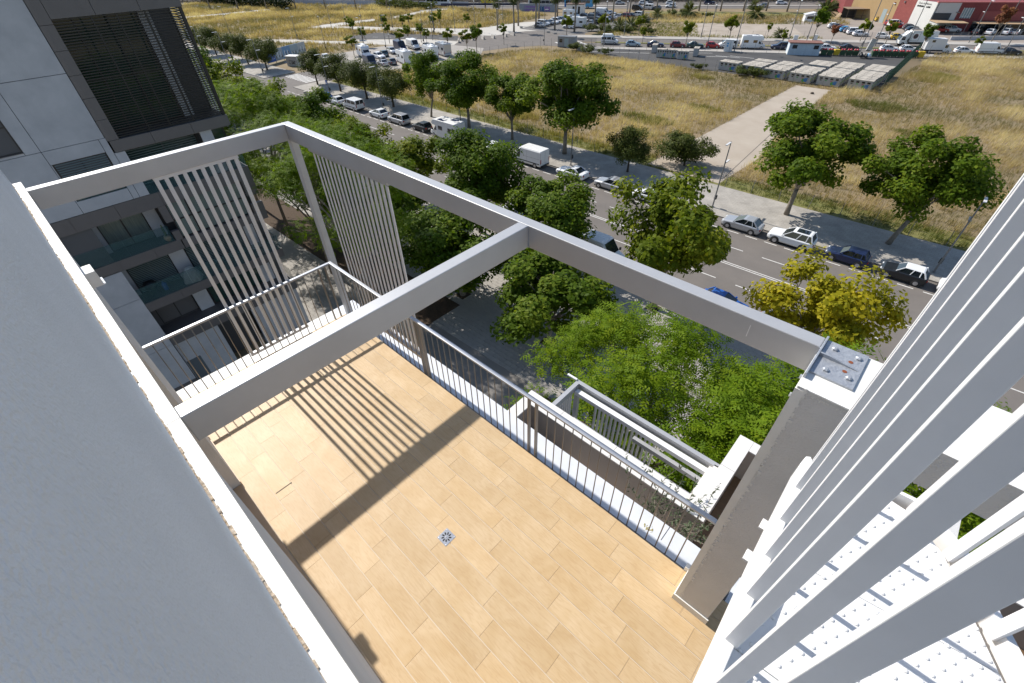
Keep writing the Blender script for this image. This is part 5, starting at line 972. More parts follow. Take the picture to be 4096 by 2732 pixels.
bv = thing('box_van', 'grey-white box van parked behind the green tree on the back road', 'van', (*rb(47.8, .9), .02), BA); MB().box(-3.1, 1.0, -1.1, 1.1, .8, 3.1).build('cargo_box', polew, bv, bevel=.03)
MB().side([(1.01, .45), (2.9, .45), (2.95, .95), (2.2, 1.2), (1.6, 2.05), (1.01, 2.1)], -.95, .95).build('cab', van_w, bv, bevel=.04); MB().add([(2.22, -.85, 1.23), (2.22, .85, 1.23), (1.66, .83, 2.0), (1.66, -.83, 2.0)], [(0, 1, 2, 3)]).build('windshield', glass_car, bv, loc=(.02, 0, .02))
MB().box(1.15, 1.8, -.958, -.952, 1.2, 1.85).build('side_window', glass_car, bv); MB().box(-2.2, -1.5, -1.106, -1.1, 2.35, 2.85).build('cargo_window', glass_car, bv); MB().box(-3.0, 2.6, -.8, .8, .42, .79).build('chassis', plastic_d, bv); wheel_parts(bv, [(2.1, .85), (2.1, -.85), (-1.8, .85), (-1.8, -.85)], .36, .24)
def coach(x, y, rz, lab, base, accent):
    t = thing('coach', lab, 'bus', (x, y, .03), rz, 'coaches by the highway'); MB().side([(-6, .45), (5.9, .45), (6.1, .9), (5.7, 3.3), (5.3, 3.5), (-5.9, 3.5), (-6.05, 3.2), (-6.05, .7)], -1.25, 1.25).build('body', base, t, bevel=.06)
    for s in (-1, 1):
        for i in range(6): MB().box(-5.6 + i * 1.75, -5.6 + i * 1.75 + 1.68, s * 1.252 - .005, s * 1.252 + .005, 1.75, 2.9).build('side_window', glass_car, t)
        MB().box(-5.9, -1.5, s * 1.252 - .004, s * 1.252 + .004, .6, 1.6).build('livery_panel', accent, t)
    MB().add([(6.07, -1.1, 1.3), (6.07, 1.1, 1.3), (5.74, 1.1, 3.2), (5.74, -1.1, 3.2)], [(0, 1, 2, 3)]).build('windshield', glass_car, t, loc=(.03, 0, 0)); wheel_parts(t, [(3.9, 1.1), (3.9, -1.1), (-3.2, 1.1), (-3.2, -1.1)], .5, .3); return t
coach(-203, 168.5, HA - .1, 'white coach at the top edge, left of the big white wall sign posts', van_w, P_silver); coach(-156, 187, HA - .05, 'white and green coach behind the graffiti wall', van_w, paint('coach_green', (.03, .28, .08))); coach(-143, 195.5, HA - .05, 'bright blue coach beside the small toilet hut', P_cyan, P_blue)
am = thing('ambulance', 'yellow and green patterned ambulance at the top edge', 'ambulance', (-187, 184, .03), HA); MB().side([(-2.7, .4), (2.7, .4), (2.7, 1.1), (1.9, 1.4), (1.3, 2.5), (-2.7, 2.6)], -1, 1).build('body', P_yellow, am, bevel=.05)
for i in range(5): MB().box(-2.6 + i * .85, -2.6 + i * .85 + .42, -1.006, -1.0, .9 + .4 * (i % 2), 1.3 + .4 * (i % 2)).build('green_panel', paint('amb_green', (.03, .3, .12)), am)
MB().box(1.0, 1.7, -1.006, -1.0, 1.35, 1.95).build('side_window', glass_car, am); wheel_parts(am, [(1.8, .9), (1.8, -.9), (-1.7, .9), (-1.7, -.9)], .36, .24)
# ------------------------------------------------------------------ recycling containers in the yard
cont_w = M('container_grey', (.42, .42, .41), .7, var=.2, vs_=1.5); cont_r = M('container_roof', (.50, .45, .38), .85, var=.25, vs_=1.2)
cg_, cb_, cy_, cp2 = paint('logo_green', (.05, .30, .08)), paint('logo_blue', (.03, .16, .40)), paint('logo_yellow', (.55, .42, .03)), paint('hatch_pink', (.40, .10, .14))
def container_proto():
    t = thing('recycling_container', None, None)
    MB().side([(-.56, .12), (.52, .12), (.60, 1.45), (.60, 1.72), (-.56, 1.72)], 0, 4.25).build('body', cont_w, t)
    b = MB(); b.box(-.62, .66, -.03, 4.28, 1.721, 1.80).box(-.30, .30, .9, 1.5, 1.801, 1.85).box(-.30, .30, 2.7, 3.3, 1.801, 1.85); b.build('lid', cont_r, t)
    for i, m in enumerate((black, cg_, cp2, cb_)):
        y = .35 + i * .98; MB().box(.585, .612, y, y + .66, 1.18, 1.58).build('hatch_frame', cont_r, t); MB().box(.613, .622, y + .06, y + .60, 1.23, 1.53).build('hatch', black, t); MB().box(.57, .600, y + .15, y + .5, .95, 1.10).build('label_panel', m, t)
    for y, z, r, m in ((2.95, .62, .34, cg_), (3.35, .72, .36, cb_), (3.2, .42, .26, cy_)): MB().lathe([(r, .585 + r * .02), (r, .598 + r * .02)], (0, y, z), 16, axis='x').build('logo_disc', m, t)
    MB().lathe([(.34, 4.251), (.34, 4.262)], (0, 0, .85), 14, axis='y').build('logo_disc', cy_, t); MB().lathe([(.24, 4.263), (.24, 4.27)], (.1, 0, .95), 14, axis='y').build('logo_disc', cg_, t)
    MB().box(-.3, .4, 4.251, 4.258, 1.3, 1.6).build('end_hatch', black, t)
    for y in (.3, 3.95): MB().box(-.5, .5, y - .08, y + .08, 0, .119).build('skid', plastic_d, t)
    return t
cpx = container_proto()
RN = ['leftmost', 'second', 'third', 'fourth', 'fifth', 'rightmost']
rows = [(-47.6, 121.2, 2, .0), (-42.2, 120.6, 6, .05), (-37.0, 119.9, 7, .05), (-31.6, 119.6, 11, .04), (-26.4, 120.0, 12, .03), (-20.8, 120.8, 12, .02)]
rg = random.Random(31)
for r_, (x0, y0, n, sh2) in enumerate(rows):
    for k in range(n):
        if r_ == 3 and k == 6: continue
        dup(cpx, (x0 + k * sh2 * 1.35 + rg.uniform(-.12, .12), y0 + .6 + k * 1.36 + (.5 if k > n * .55 else 0), .015), rad(-90 + rg.uniform(-1.5, 1.5)), label='grey recycling container, %s from the front in the %s row of the yard' % (ORD[k], RN[r_]), group='recycling containers lined up in the yard').name = 'recycling_container'
for i, (x, y, a, lab) in enumerate(((-69.3, 129.5, 20, 'grey recycling container at the back left of the left cluster'), (-66.2, 125.6, -70, 'grey recycling container standing end-on at the front of the left cluster'), (-64.0, 126.4, -70, 'second grey recycling container standing end-on in the left cluster'), (-60.9, 126.6, -72, 'grey recycling container standing end-on right of the left cluster'), (-58.5, 131.5, 20, 'grey recycling container at the back right of the left cluster'))):
    o = dup(cpx, (x, y, .015), rad(a), sc=(1, .62, 1.05), label=lab, group='recycling containers standing apart'); o.name = 'recycling_container'
tp = dup(cpx, (*rb(30.0, -6.5), 1.2), BA - .3, sc=(.8, .55, .9), label='recycling container tipped on end among rubbish bags by the back fence', group='recycling containers standing apart'); tp.rotation_euler = (rad(70), rad(10), BA - .2); tp.name = 'recycling_container'
for ch in list(cpx.children): bpy.data.objects.remove(ch)
bpy.data.objects.remove(cpx)
# wheelie bins with red sacks
bin_g = M('bin_green', (.03, .075, .035), .6); bin_y = M('bin_yellow', (.55, .38, .02), .6); sack = M('red_sack', (.45, .03, .05), .4)
def wheelie(x, y, a, lab, m, red=True):
    t = thing('wheelie_bin', lab, 'bin', (x, y, .02), a, 'wheelie bins along the back fence'); MB().add([(-.55, -.4, .15), (.55, -.4, .15), (.55, .4, .15), (-.55, .4, .15), (-.65, -.5, 1.15), (.65, -.5, 1.15), (.65, .5, 1.15), (-.65, .5, 1.15)], [(0, 3, 2, 1), (4, 5, 6, 7), (0, 1, 5, 4), (1, 2, 6, 5), (2, 3, 7, 6), (3, 0, 4, 7)]).build('body', m, t)
    if red:
        for q in range(2): MB().lathe([(.02, 1.15), (.26, 1.18), (.30, 1.34), (.14, 1.50), (.02, 1.54)], (-.28 + q * .55, 0, 0), 8).build('rubbish_sack', sack, t)
    else: MB().side([(-.67, 1.16), (.67, 1.16), (.55, 1.34), (-.55, 1.34)], -.52, .52).build('lid', m, t)
    for sx in (-.45, .45): MB().lathe([(.09, -.36), (.09, -.30)], (sx, 0, .09), 8, axis='y').build('wheel', tyre_m, t)
for i in range(16):
    s = 20.8 + i * 1.42
    if i in (6, 7): continue
    wheelie(*rb(s, -5.6 - .02 * i), BA + .06 * ((i * 7) % 3 - 1), '%s wheelie bin %s, %s from left in the row' % ('yellow' if i in (2, 15) else 'dark green', 'topped with red sacks' if i not in (2, 15) else 'with shut lid', ORD[i]), bin_y if i in (2, 15) else bin_g, i not in (2, 15))
rgb = thing('rubbish_bags', 'heap of black and pale rubbish bags by the tipped container', 'rubbish', (*rb(29.4, -8.2), .02)); rg = random.Random(6)
for i in range(9): MB().lathe([(.05, 0), (.45, .1), (.5, .4), (.25, .75), (.05, .85)], (rg.uniform(-1.3, 1.3), rg.uniform(-.8, .8), rg.uniform(0, .4)), 9).build('bag', (black, polew, P_cyan)[0 if i % 3 else 1 + (i % 2)], rgb, smooth=True)
# ------------------------------------------------------------------ lamp posts
def lamp_proto(H, arms):
    t = thing('lamp_post', None, None); MB().tube([(0, 0, 0), (0, 0, H)], [.085, .055], 8).build('pole', polem, t); MB().box(-.16, .16, -.16, .16, 0, .06).build('base', polem, t)
    for z, L, a in arms:
        b = MB(); b.X = Matrix.Rotation(a, 4, 'Z') @ Matrix.Translation((0, 0, z)); b.box(-.05, .05, .0, .12, -.06, .10); b.build('arm', polem, t); b = MB(); b.X = Matrix.Rotation(a, 4, 'Z') @ Matrix.Translation((0, 0, z)); b.box(-.11, .11, .121, L, -.02, .07); b.build('lamp_head', polew, t, bevel=.01)
    MB().box(-.13, .13, .10, .30, .9, 1.4).build('litter_box', plastic_d, t); return t
LA = lamp_proto(7.5, ((7.42, 1.25, math.pi), (5.2, 1.1, 0)))
for x, lab in ((4.1, 'tall grey lamp post next to the white slats, on the far pavement'), (-17.6, 'grey lamp post head between the bush and the broad plane tree'), (-38.4, 'grey lamp post right of the largest plane tree, behind the white coupe'), (-60.9, 'grey lamp post beside the white motorhome'), (-82.0, 'grey lamp post in front of the lone round dark tree'), (-100.6, 'grey lamp post carrying the blue crossing sign'), (-130.6, 'grey lamp post in front of the grey skip'), (-150, 'grey lamp post beside the round trees left of the blue billboard'), (-166, 'grey lamp post second from the louvred box'), (-181, 'grey lamp post nearest the louvred box')):
    o = dup(LA, (*st(x, 53.6 if x > -70 else 53.2), .13), SA, label=lab, group='lamp posts on the far pavement'); o.name = 'lamp_post'
LB = lamp_proto(8.5, ((8.4, 1.1, math.pi), (6.2, .8, 0)))
for i, (x, y) in enumerate(((-173.5, 82.4), (-189.6, 104.4), (-180.5, 105.5), (-155.3, 96.4), (-161.4, 112.1), (-132.5, 88.6), (-130.7, 101.1), (-141.5, 114), (-145.8, 76.9), (-133.2, 81.8), (-199.5, 71.4), (-145.1, 117.2), (-141, 122.8), (-134.9, 107.9), (-135.2, 126.8), (-117.8, 122.4), (-129.2, 132.3), (-101, 122.1))):
    o = dup(LB, (x, y, .02), rad(30 * i), label='slim grey lamp post in the lots at upper left, %s from the street' % ORD[i], group='lamp posts in the upper left lots'); o.name = 'lamp_post'
for i, (x, y, s, lab) in enumerate(((-84.9, 129, 1.25, 'tall lamp post beside the white high-top van'), (-89.6, 147, 1.05, 'lamp post behind the white high-top van'), (-69.2, 157.1, 1.0, 'lamp post at the left edge of the gravel lot'), (-61.2, 144.1, 1.15, 'lamp post beside the bright red small car'), (-53.2, 143.2, 1.8, 'very tall pale lamp post by the white kiosk'), (-47.8, 168.1, 1.1, 'lamp post at the right part of the gravel lot'), (-43.2, 168.7, 1.0, 'lamp post beside the leaning green tree'), (-27.4, 158.4, 1.9, 'very tall lamp post by the tipped container'), (-27, 172.7, 1.1, 'lamp post with a blue sign at the forecourt kerb'), (-20.5, 175.1, 1.3, 'tall lamp post crossing the white wall of the warehouse'), (-8.8, 189.7, 1.1, 'lamp post behind the box lorry'), (-3.6, 201, 1.5, 'tall floodlight post before the warehouse wall'), (-.6, 176, 1.2, 'lamp post beside the black hatchback at the right end'), (-110.7, 182.1, 1.2, 'lamp post at the back of the crowded car park'), (-98, 205, 1.3, 'lamp post on the highway verge, left one'), (-90.5, 214, 1.3, 'lamp post on the highway verge, right one'))):
    o = dup(LB, (x, y, .02), BA, sc=(1.3, 1.3, s), label=lab, group='lamp posts along the back road'); o.name = 'lamp_post'
for q in (LA, LB):
    for ch in list(q.children): bpy.data.objects.remove(ch)
    bpy.data.objects.remove(q)
sg = thing('road_sign', 'blue square pedestrian crossing sign on the lamp post by the blue hatchback', 'road sign', (*st(-100.6, 53.0), 2.3), SA)
MB().box(-.36, .36, -.02, .02, 0, .72).build('plate', P_blue, sg); MB().add([(-.28, -.024, .08), (.28, -.024, .08), (0, -.024, .62)], [(0, 1, 2)]).build('triangle', white, sg)
MB().add([(-.06, -.028, .14), (.06, -.028, .14), (.03, -.028, .42), (-.03, -.028, .42)], [(0, 1, 2, 3)]).lathe([(.04, -.030), (.04, -.027)], (0, 0, .46), 8, axis='y').build('walking_figure', black, sg)
for i, (x, y, z, lab) in enumerate(((-145.1, 117.2, 3.4, 'round blue road sign on the lamp post by the promenade'), (-143.0, 97.3, 2.2, 'round white road sign at the edge of the dark parking bay'), (-111.5, 146.3, 1.4, 'small blue sign on a post in front of the palms'), (-125, 223, 3, 'round red road sign on the highway verge'))):
    t = thing('road_sign', lab, 'road sign', (x, y, 0)); MB().tube([(0, 0, 0), (0, 0, z)], .05, 6).build('pole', polem, t); MB().lathe([(.42, -.09), (.42, -.06)], (0, 0, z + .1), 16, axis='y').build('disc', (P_blue, white, P_blue, P_red)[i], t)
bx_ = thing('litter_bin', 'two grey concrete planters on the pavement corner before the blue hatchback', 'planter', (*st(-105.2, 50.2), .14))
for a in (0, 1.3): MB().lathe([(.35, 0), (.45, .7), (.38, .72)], (a, a * .3, 0), 10).build('tub', concrete, bx_)
# ------------------------------------------------------------------ fences
def post_fence(name, label, pts, step, h, mat, wires=3, bent=False, seed=1, lean=.05):
    t = thing(name, label, 'fence'); rg = random.Random(seed); P_ = []
    for (x0, y0), (x1, y1) in zip(pts, pts[1:]):
        L = math.hypot(x1 - x0, y1 - y0); n = max(1, int(L / step))
        for i in range(n): P_.append((x0 + (x1 - x0) * i / n, y0 + (y1 - y0) * i / n))
    P_.append(pts[-1]); pb = MB().tube([(0, 0, 0), (0, 0, h)] + ([(.12, -.25, h + .35)] if bent else []), .035, 5).build('post', mat); pmz = pb.data; bpy.data.objects.remove(pb)
    for p in P_:
        o = link('post', pmz, t, (p[0], p[1], 0)); o.rotation_euler = (rg.uniform(-lean, lean), rg.uniform(-lean, lean), 0)
    b = MB()
    for k in range(wires):
        z = h * (k + 1) / wires - .04
        for p, q in zip(P_, P_[1:]): b.tube([(*p, z), (*q, z)], .006, 3, cap=False)
    b.build('wire', mat, t, kind='stuff'); return t
post_fence('wire_fence', 'low sagging wire fence between the far pavement and the dry field', [st(-112, 60.25), st(-29, 60.25)], 3.2, 1.7, fence_m, 2, seed=2, lean=.07)
post_fence('wire_fence', 'low sagging wire fence right of the dirt track, behind the broad plane trees', [st(-19, 60.3), st(24, 60.3)], 3.2, 1.7, fence_m, 2, seed=3, lean=.09)
post_fence('yard_fence', 'tall wire fence with bent post tops along the front of the recycling yard', [(-99, 118), (-88, 119.6), (-50, 118.4), (-22, 119.2), (-15.2, 125)], 2.8, 2.2, fence_m, 4, True, seed=4)
post_fence('yard_fence', 'tall wire fence with bent post tops along the back of the recycling yard', [rb(-38, -4.8), rb(44, -4.8)], 3.0, 2.2, fence_m, 4, True, seed=5)
post_fence('lot_fence', 'thin wire fence along the front of the gravel lot', [rb(-14, 17.8), rb(24, 17.8)], 3.2, 1.8, fence_m, 2, seed=6); post_fence('lot_fence', 'thin wire fence by the road junction at the left corner of the dry field', [(-106, 84), (-106, 101), (-101, 117)], 2.6, 1.6, fence_m, 2, seed=7)
post_fence('roadside_fence', 'thin wire fence at the right end of the back road', [rb(48, -2.6), rb(72, -2.6)], 3, 1.7, fence_m, 2, seed=8, lean=.12)
gf = thing('green_mesh_fence', 'dark green mesh fence along the right side of the recycling yard', 'fence')
for i in range(22):
    y = 125.5 + i * 1.9; x = -15.4 - i * .055; MB().box(x - .04, x + .04, y - .04, y + .04, 0, 2.5).build('post', green_m, gf)
    b = MB()
    for k in range(9): b.box(x - .03, x - .005, y + .05, y + 1.85, .1 + k * .3, .14 + k * .3)
    for k in range(7): b.box(x - .06, x - .031, y + .15 + k * .26, y + .18 + k * .26, .05, 2.5)
    b.build('mesh_panel', green_m, gf, kind='stuff')
gt = thing('yard_gate', 'dark barred double gate at the left of the yard road', 'gate', (-89.6, 125.2, 0), math.atan2(2.4, 3.4))
for i in range(22): MB().box(i * .19 - .02, i * .19 + .02, -.02, .02, .1, 2.1).build('bar', fence_m, gt)
for z in (.15, 2.05): MB().box(-.05, 4.1, -.025, .025, z, z + .07).build('rail', fence_m, gt)
wg = thing('wire_gate', 'wire mesh gate leading from the back road to the forecourt', 'gate', (*rb(36, 17.6), 0), BA)
for i in range(4): MB().tube([(i * 1.8, 0, 0), (i * 1.8, 0, 2)], .05, 6).build('post', polem, wg)
b = MB()
for k in range(10): b.box(0, 5.4, -.01, .01, .15 + k * .19, .165 + k * .19)
b.build('mesh', polem, wg, kind='stuff')
# ------------------------------------------------------------------ huts, kiosks, cabins
ht = thing('site_hut', 'pale blue and white hut with rusty flat roof by the back fence of the yard', 'hut', (-41.2, 147.4, 0), math.atan2(2.6, 5.4)); hutm = M('hut_blue_white', (.50, .58, .64), .7, var=.15, vs_=1.5, stretch=(1, 1, .1))
MB().box(0, 7.2, 0, 3.2, 0, 2.55).build('wall', hutm, ht); MB().box(-.2, 7.4, -.25, 3.4, 2.551, 2.75).build('roof', M('rusty_roof', (.26, .12, .09), .9, var=.3, vs_=2), ht)
for x in (.7, 5.6): MB().box(x, x + 1.1, -.012, .02, 1.4, 2.2).build('window', glass_car, ht)
for i in range(23): MB().box(.3 * i + .2, .3 * i + .215, -.006, .0, .05, 2.5).build('plank_joint', polem, ht)
MB().box(-.012, .0, .8, 1.7, .05, 2.1).build('door', white, ht)
kk = thing('kiosk', 'white upright kiosk with small blue notices beside the very tall lamp post', 'kiosk', (-55.6, 141.9, 0), .3); MB().box(0, 2.0, 0, 1.5, .05, 2.7).build('body', van_w, kk, bevel=.03)
for z in (1.2, 1.75): MB().box(.55, .95, -.01, .0, z, z + .35).build('notice', P_cyan, kk)
MB().box(-.05, 2.05, -.05, 1.55, 2.701, 2.78).build('lid', van_w, kk)
sc2_ = thing('site_cabin', 'grey site cabin with pale blue door beside the dry field', 'cabin', (-95.6, 121.6, 0), .35); MB().box(0, 5.0, 0, 2.4, .1, 2.5).build('wall', M('cabin_grey', (.28, .29, .30), .7, var=.2, vs_=2), sc2_); MB().box(2.0, 3.2, -.02, .0, .15, 2.2).build('door', P_sky, sc2_)
MB().box(-.06, 5.06, -.06, 2.46, 2.501, 2.6).build('roof', polem, sc2_); MB().box(.5, 1.4, -.02, 0, 1.2, 2.0).build('window', glass_car, sc2_)
for i, (x, y, z, a, lab) in enumerate(((-46.8, 168.6, 1.2, .4, 'small white cabinet on the kerb of the gravel lot, left one'), (-42.4, 171.2, 1.3, .4, 'small white cabinet on the kerb of the gravel lot, right one'))):
    t = thing('utility_cabinet', lab, 'cabinet', (x, y, 0), a); MB().box(0, 1.1, 0, .6, 0, z).build('body', polew, t); MB().box(.08, 1.02, -.008, 0, .15, z - .1).build('door', white, t); MB().box(-.04, 1.14, -.04, .64, z + .001, z + .06).build('lid', polew, t)
sk = thing('utility_box', 'grey graffiti-marked transformer box on the street corner by the billboard', 'box', (-136.6, 60.2, 0), .5); MB().box(0, 3.2, 0, 2.0, 0, 2.2).build('body', M('box_grey', (.40, .40, .40), .7, var=.2, vs_=2), sk); MB().box(-.1, 3.3, -.1, 2.1, 2.201, 2.3).build('lid', white, sk)
b = MB(); rg = random.Random(4)
for i in range(6): b.tube([(rg.uniform(.4, 2.8), -.01, rg.uniform(.4, 1.4)) for _ in range(3)], .04, 4)
b.build('graffiti', black, sk, kind='stuff')
th = thing('toilet_hut', 'small white hut with two dark doors behind the palm car park', 'hut', (-136.8, 178.6, 0), .45); MB().box(0, 7, 0, 4, 0, 3.0).build('wall', van_w, th); MB().box(-.2, 7.2, -.2, 4.2, 3.001, 3.2).build('roof', M('brown_roof', (.14, .09, .07), .9), th)
for x in (2.6, 4.8): MB().box(x, x + .8, -.02, 0, .05, 2.4).build('door', frame_d, th)
# graffiti wall, billboards, barriers, highway wall
gw = thing('graffiti_wall', 'long grey wall sprayed with purple and blue lettering before the coach', 'wall', (-158.2, 174.4, 0), .37); MB().box(0, 17, 0, .3, 0, 2.6).build('wall', M('wall_bluegrey', (.26, .30, .36), .85, var=.2, vs_=1), gw)
gp = M('spray_purple', (.22, .14, .36), .8); gb_ = M('spray_blue', (.03, .10, .24), .8)
for i in range(6): 
    b = MB(); x = 2.6 + i * .85
    for z in (.55, 1.6): b.lathe([(.42, -.012), (.42, -.004)], (x, 0, z), 12, axis='y'); b.lathe([(.20, -.018), (.20, -.0125)], (x, 0, z), 10, axis='y', m=1)
    b.build('sprayed_letter', [gp, gw.children[0].data.materials[0]], gw)
for i in range(4): MB().add([(8.6 + i * 1.3, -.012, .3), (9.7 + i * 1.3, -.012, .2), (9.5 + i * 1.3, -.012, 2.1), (9.0 + i * 1.3, -.012, 1.6), (8.5 + i * 1.3, -.012, 2.0)], [(0, 1, 2, 3, 4)]).build('sprayed_shape', gb_ if i < 2 else gp, gw)
bb = thing('billboard', 'long billboard with blue panel and housing pictures along the vacant plot', 'billboard', (-142.4, 57.8, 0), math.atan2(14, -5.4))
L_ = 15.0
for i in range(5): MB().box(i * 3, i * 3 + 2.98, -.06, .06, .35, 3.1).build('panel', (P_blue, M('poster_grey', (.35, .38, .40), .6), M('poster_sky', (.18, .30, .45), .6), P_sky, M('poster_grey2', (.45, .47, .47), .6))[i], bb)
for i in range(6): MB().box(i * 3 - .06, i * 3 + .06, .061, .14, 0, 3.0).build('post', polem, bb)
for i in range(1, 5):
    for k in range(7): MB().box(i * 3 + .25 + k * .36, i * 3 + .5 + k * .36, .0605, .064, .8 + (k % 2) * .3, 1.5 + ((k * i) % 3) * .35).build('printed_block', (white, glass_car, P_sky)[(k + i) % 3], bb)
    for k in range(7): MB().box(i * 3 + .25 + k * .36, i * 3 + .5 + k * .36, -.064, -.0605, .8 + (k % 2) * .3, 1.5 + ((k * i) % 3) * .35).build('printed_block', (white, glass_car, P_sky)[(k + i) % 3], bb)
text('900 10 75 25', .46, white, bb, (1.5, -.07, 1.0), (rad(90), 0, 0)); 
hwm = M('wall_pale', (.42, .43, .46), .85, var=.1, vs_=.3)
MBX = MB().box(-120, 0, 0, .3, 0, 1.6).build('highway_wall', hwm, loc=(-190, 175, 0)); MBX.rotation_euler.z = HA - .12; tag(MBX, 'long low pale wall between the left field and the highway', 'wall')
for i, (x, y, a) in enumerate(((-126.5, 112.5, 1.0), (-124.7, 115.5, 1.05), (-123.0, 118.5, 1.1), (-121.5, 121.5, 1.15), (-120.4, 125.8, 1.2), (-120, 129, 1.25), (-125, 110, .9))):
    t = thing('concrete_barrier', 'grey concrete road barrier closing the parking bay, %s along the line' % ORD[i], 'barrier', (x, y, 0), a, 'concrete barriers at the junction'); MB().side([(-.3, 0), (.3, 0), (.2, .35), (.1, .9), (-.1, .9), (-.2, .35)], -1.2, 1.2).build('block', concrete, t); MB().box(-.05, .05, -1.3, -1.21, .2, .5).build('hook', polem, t)
# ------------------------------------------------------------------ warehouse with two painted fronts
wh = thing('warehouse', 'large warehouse with ochre, red and white painted fronts at upper right', 'building', (-21, 206, 0), 0)
aA = math.atan2(13, -16); aB = math.atan2(11, 21)
def wpanel(ang, s0, s1, z0, z1, mat, name='wall', d0=-.0, d1=.4):
    """d measured outwards from the front"""
    b = MB(); b.X = Matrix.Rotation(ang, 4, 'Z'); b.box(s0, s1, d0, d1, z0, z1) if ang > 1.2 else b.box(s0, s1, -d1, -d0, z0, z1); return b.build(name, mat, wh)
redm = M('red_cladding', (.36, .10, .085), .75, var=.12, vs_=.4); redm2 = M('dark_red_cladding', (.22, .045, .045), .75, var=.12, vs_=.6); ochre = M('ochre_render', (.40, .27, .13), .85, var=.1, vs_=.3); whitew = M('white_front', (.68, .67, .63), .8, var=.08, vs_=.3); greyw = M('pale_grey_front', (.48, .48, .47), .8, var=.08, vs_=.3)
b = MB(); b.prism([(0, .3), (21 * 1.9, 11 * 1.9 + .3), (10, 60), (-45, 60), (-30 + .2, 24 + .4)], 0, 6.7); b.build('hall', redm2, wh)
wpanel(aA, 0, 7.4, 0, 6.95, whitew); wpanel(aA, 7.42, 14.0, 0, 6.9, redm); wpanel(aA, 14.02, 34, 0, 6.9, ochre)
wpanel(aB, 0.1, 5.6, 0, 6.95, greyw); wpanel(aB, 5.62, 42, 0, 6.9, redm2); wpanel(aB, -.5, 42, 6.951, 7.25, M('red_parapet', (.46, .13, .12), .6), 'parapet', -.4, .5)
for i in range(22):
    wpanel(aA, 7.6 + i * .3, 7.66 + i * .3, .2, 6.85, redm, 'rib', .401, .44)
for i in range(100): wpanel(aB, 5.9 + i * .36, 5.97 + i * .36, 2.9, 6.85, redm2, 'rib', .401, .44)
wpanel(aA, 17.3, 19.0, 0, 3.6, M('grey_steel_door', (.30, .36, .36), .6), 'door', .402, .44); wpanel(aA, 15.2, 15.6, 5.2, 5.7, rustm, 'wall_lamp', .402, .7); wpanel(aA, 11.5, 11.9, 5.9, 6.3, polem, 'wall_lamp', .402, .7)
wpanel(aB, -.2, 4.2, 2.75, 4.5, M('dark_panel', (.02, .03, .045), .4), 'dark_window', .402, .46); wpanel(aB, 5.3, 6.0, 4.6, 4.8, polem, 'wall_lamp', .402, .8)
for i in range(4): wpanel(aB, 6.75 + i * .64, 7.33 + i * .64, 3.3, 5.75, M('office_glass', (.22, .28, .30), .15), 'window', .402, .46)
wpanel(aB, 6.65, 9.35, 3.75, 3.83, white, 'window_frame', .461, .5)
for i in range(5): wpanel(aB, 6.66 + i * .64, 6.74 + i * .64, 3.25, 5.8, white, 'window_frame', .461, .5)
for i in range(3): wpanel(aB, 24 + i * .8, 24.7 + i * .8, 4.2, 5.6, MATS['office_glass'], 'window', .402, .46)
wpanel(aB, -.4, .0, 0, 2.7, greyw, 'canopy_wall', .402, 6.0); wpanel(aB, -.6, 7.2, 2.71, 2.85, M('tan_awning', (.42, .29, .17), .8), 'awning', .402, 6.2); wpanel(aB, 7.0, 7.1, 0, 2.7, polem, 'awning_post', 5.9, 6.05)
wpanel(aB, 10.5, 42, 2.5, 2.62, MATS['tan_awning'], 'awning', .402, 5.0); wpanel(aB, 10.6, 42, .1, 2.45, glass_car, 'shop_window', .402, .46)
for i in range(9): wpanel(aB, 11 + i * 3.5, 11.12 + i * 3.5, 0, 2.5, polem, 'awning_post', 4.8, 4.95)
for s, z0 in ((11.5, 2.9),): wpanel(aB, s, 42, z0, 5.0, M('red_cladding_light', (.27, .065, .06), .7), 'lower_cladding', .442, .5)
XA = Matrix.Rotation(aA, 4, 'Z')
def wtext(s, size, sA, z): 
    o = text(s, size, black, wh, (0, 0, 0), (0, 0, 0)); p = XA @ Vector((sA, .46, z)); o.location = p; o.rotation_euler = (rad(90), 0, aA - math.pi)
wtext('Diario de Mallorca', .62, 4.2, 6.35)
for a, b2 in ((4.3, 6.6), (1.9, 3.2)):
    bq_ = MB(); bq_.X = XA; rg = random.Random(int(a * 10)); s = a
    while s < b2: l = rg.uniform(.12, .3); bq_.box(s, s + l, .402, .45, 5.45, 5.45 + rg.uniform(.25, .42)); s += l + .06
    bq_.build('small_lettering', black, wh, kind='stuff')
lw = thing('boundary_wall', 'low pale wall between the back road and the warehouse canopy', 'wall', (-19.5, 187.3, 0), math.atan2(16.5, 21.2)); MB().box(0, 4.5, 0, .25, 0, 1.1).build('wall', hwm, lw); MB().box(8, 34, 0, .25, 0, .9).build('wall', hwm, lw)
for i in range(14): MB().box(8.2 + i * 1.9, 8.26 + i * 1.9, .1, .16, .901, 1.9).build('post', polem, lw)
sh3 = thing('open_shed', 'dark open shed with tan roof beside the ochre wall', 'shed', (-46.1, 218.2, 0), math.atan2(5.1, 7.9)); MB().box(-.3, 12.5, -.3, 5.5, 2.9, 3.0).build('roof', M('shed_roof', (.24, .17, .11), .9), sh3); MB().box(0, 12.2, 5.0, 5.1, 0, 2.89).build('back_wall', frame_d, sh3)
for i in range(6): MB().box(i * 2.4, i * 2.4 + .12, 0, .12, 0, 2.89).build('post', bark_d, sh3); MB().box(i * 2.4 + .13, i * 2.4 + 2.39, .04, .08, 1.0, 1.08).build('rail', bark_d, sh3)
jk = thing('timber_pile', 'stack of pale timber boards leaning by the open shed', 'timber', (-48.5, 215.5, 0), .5)
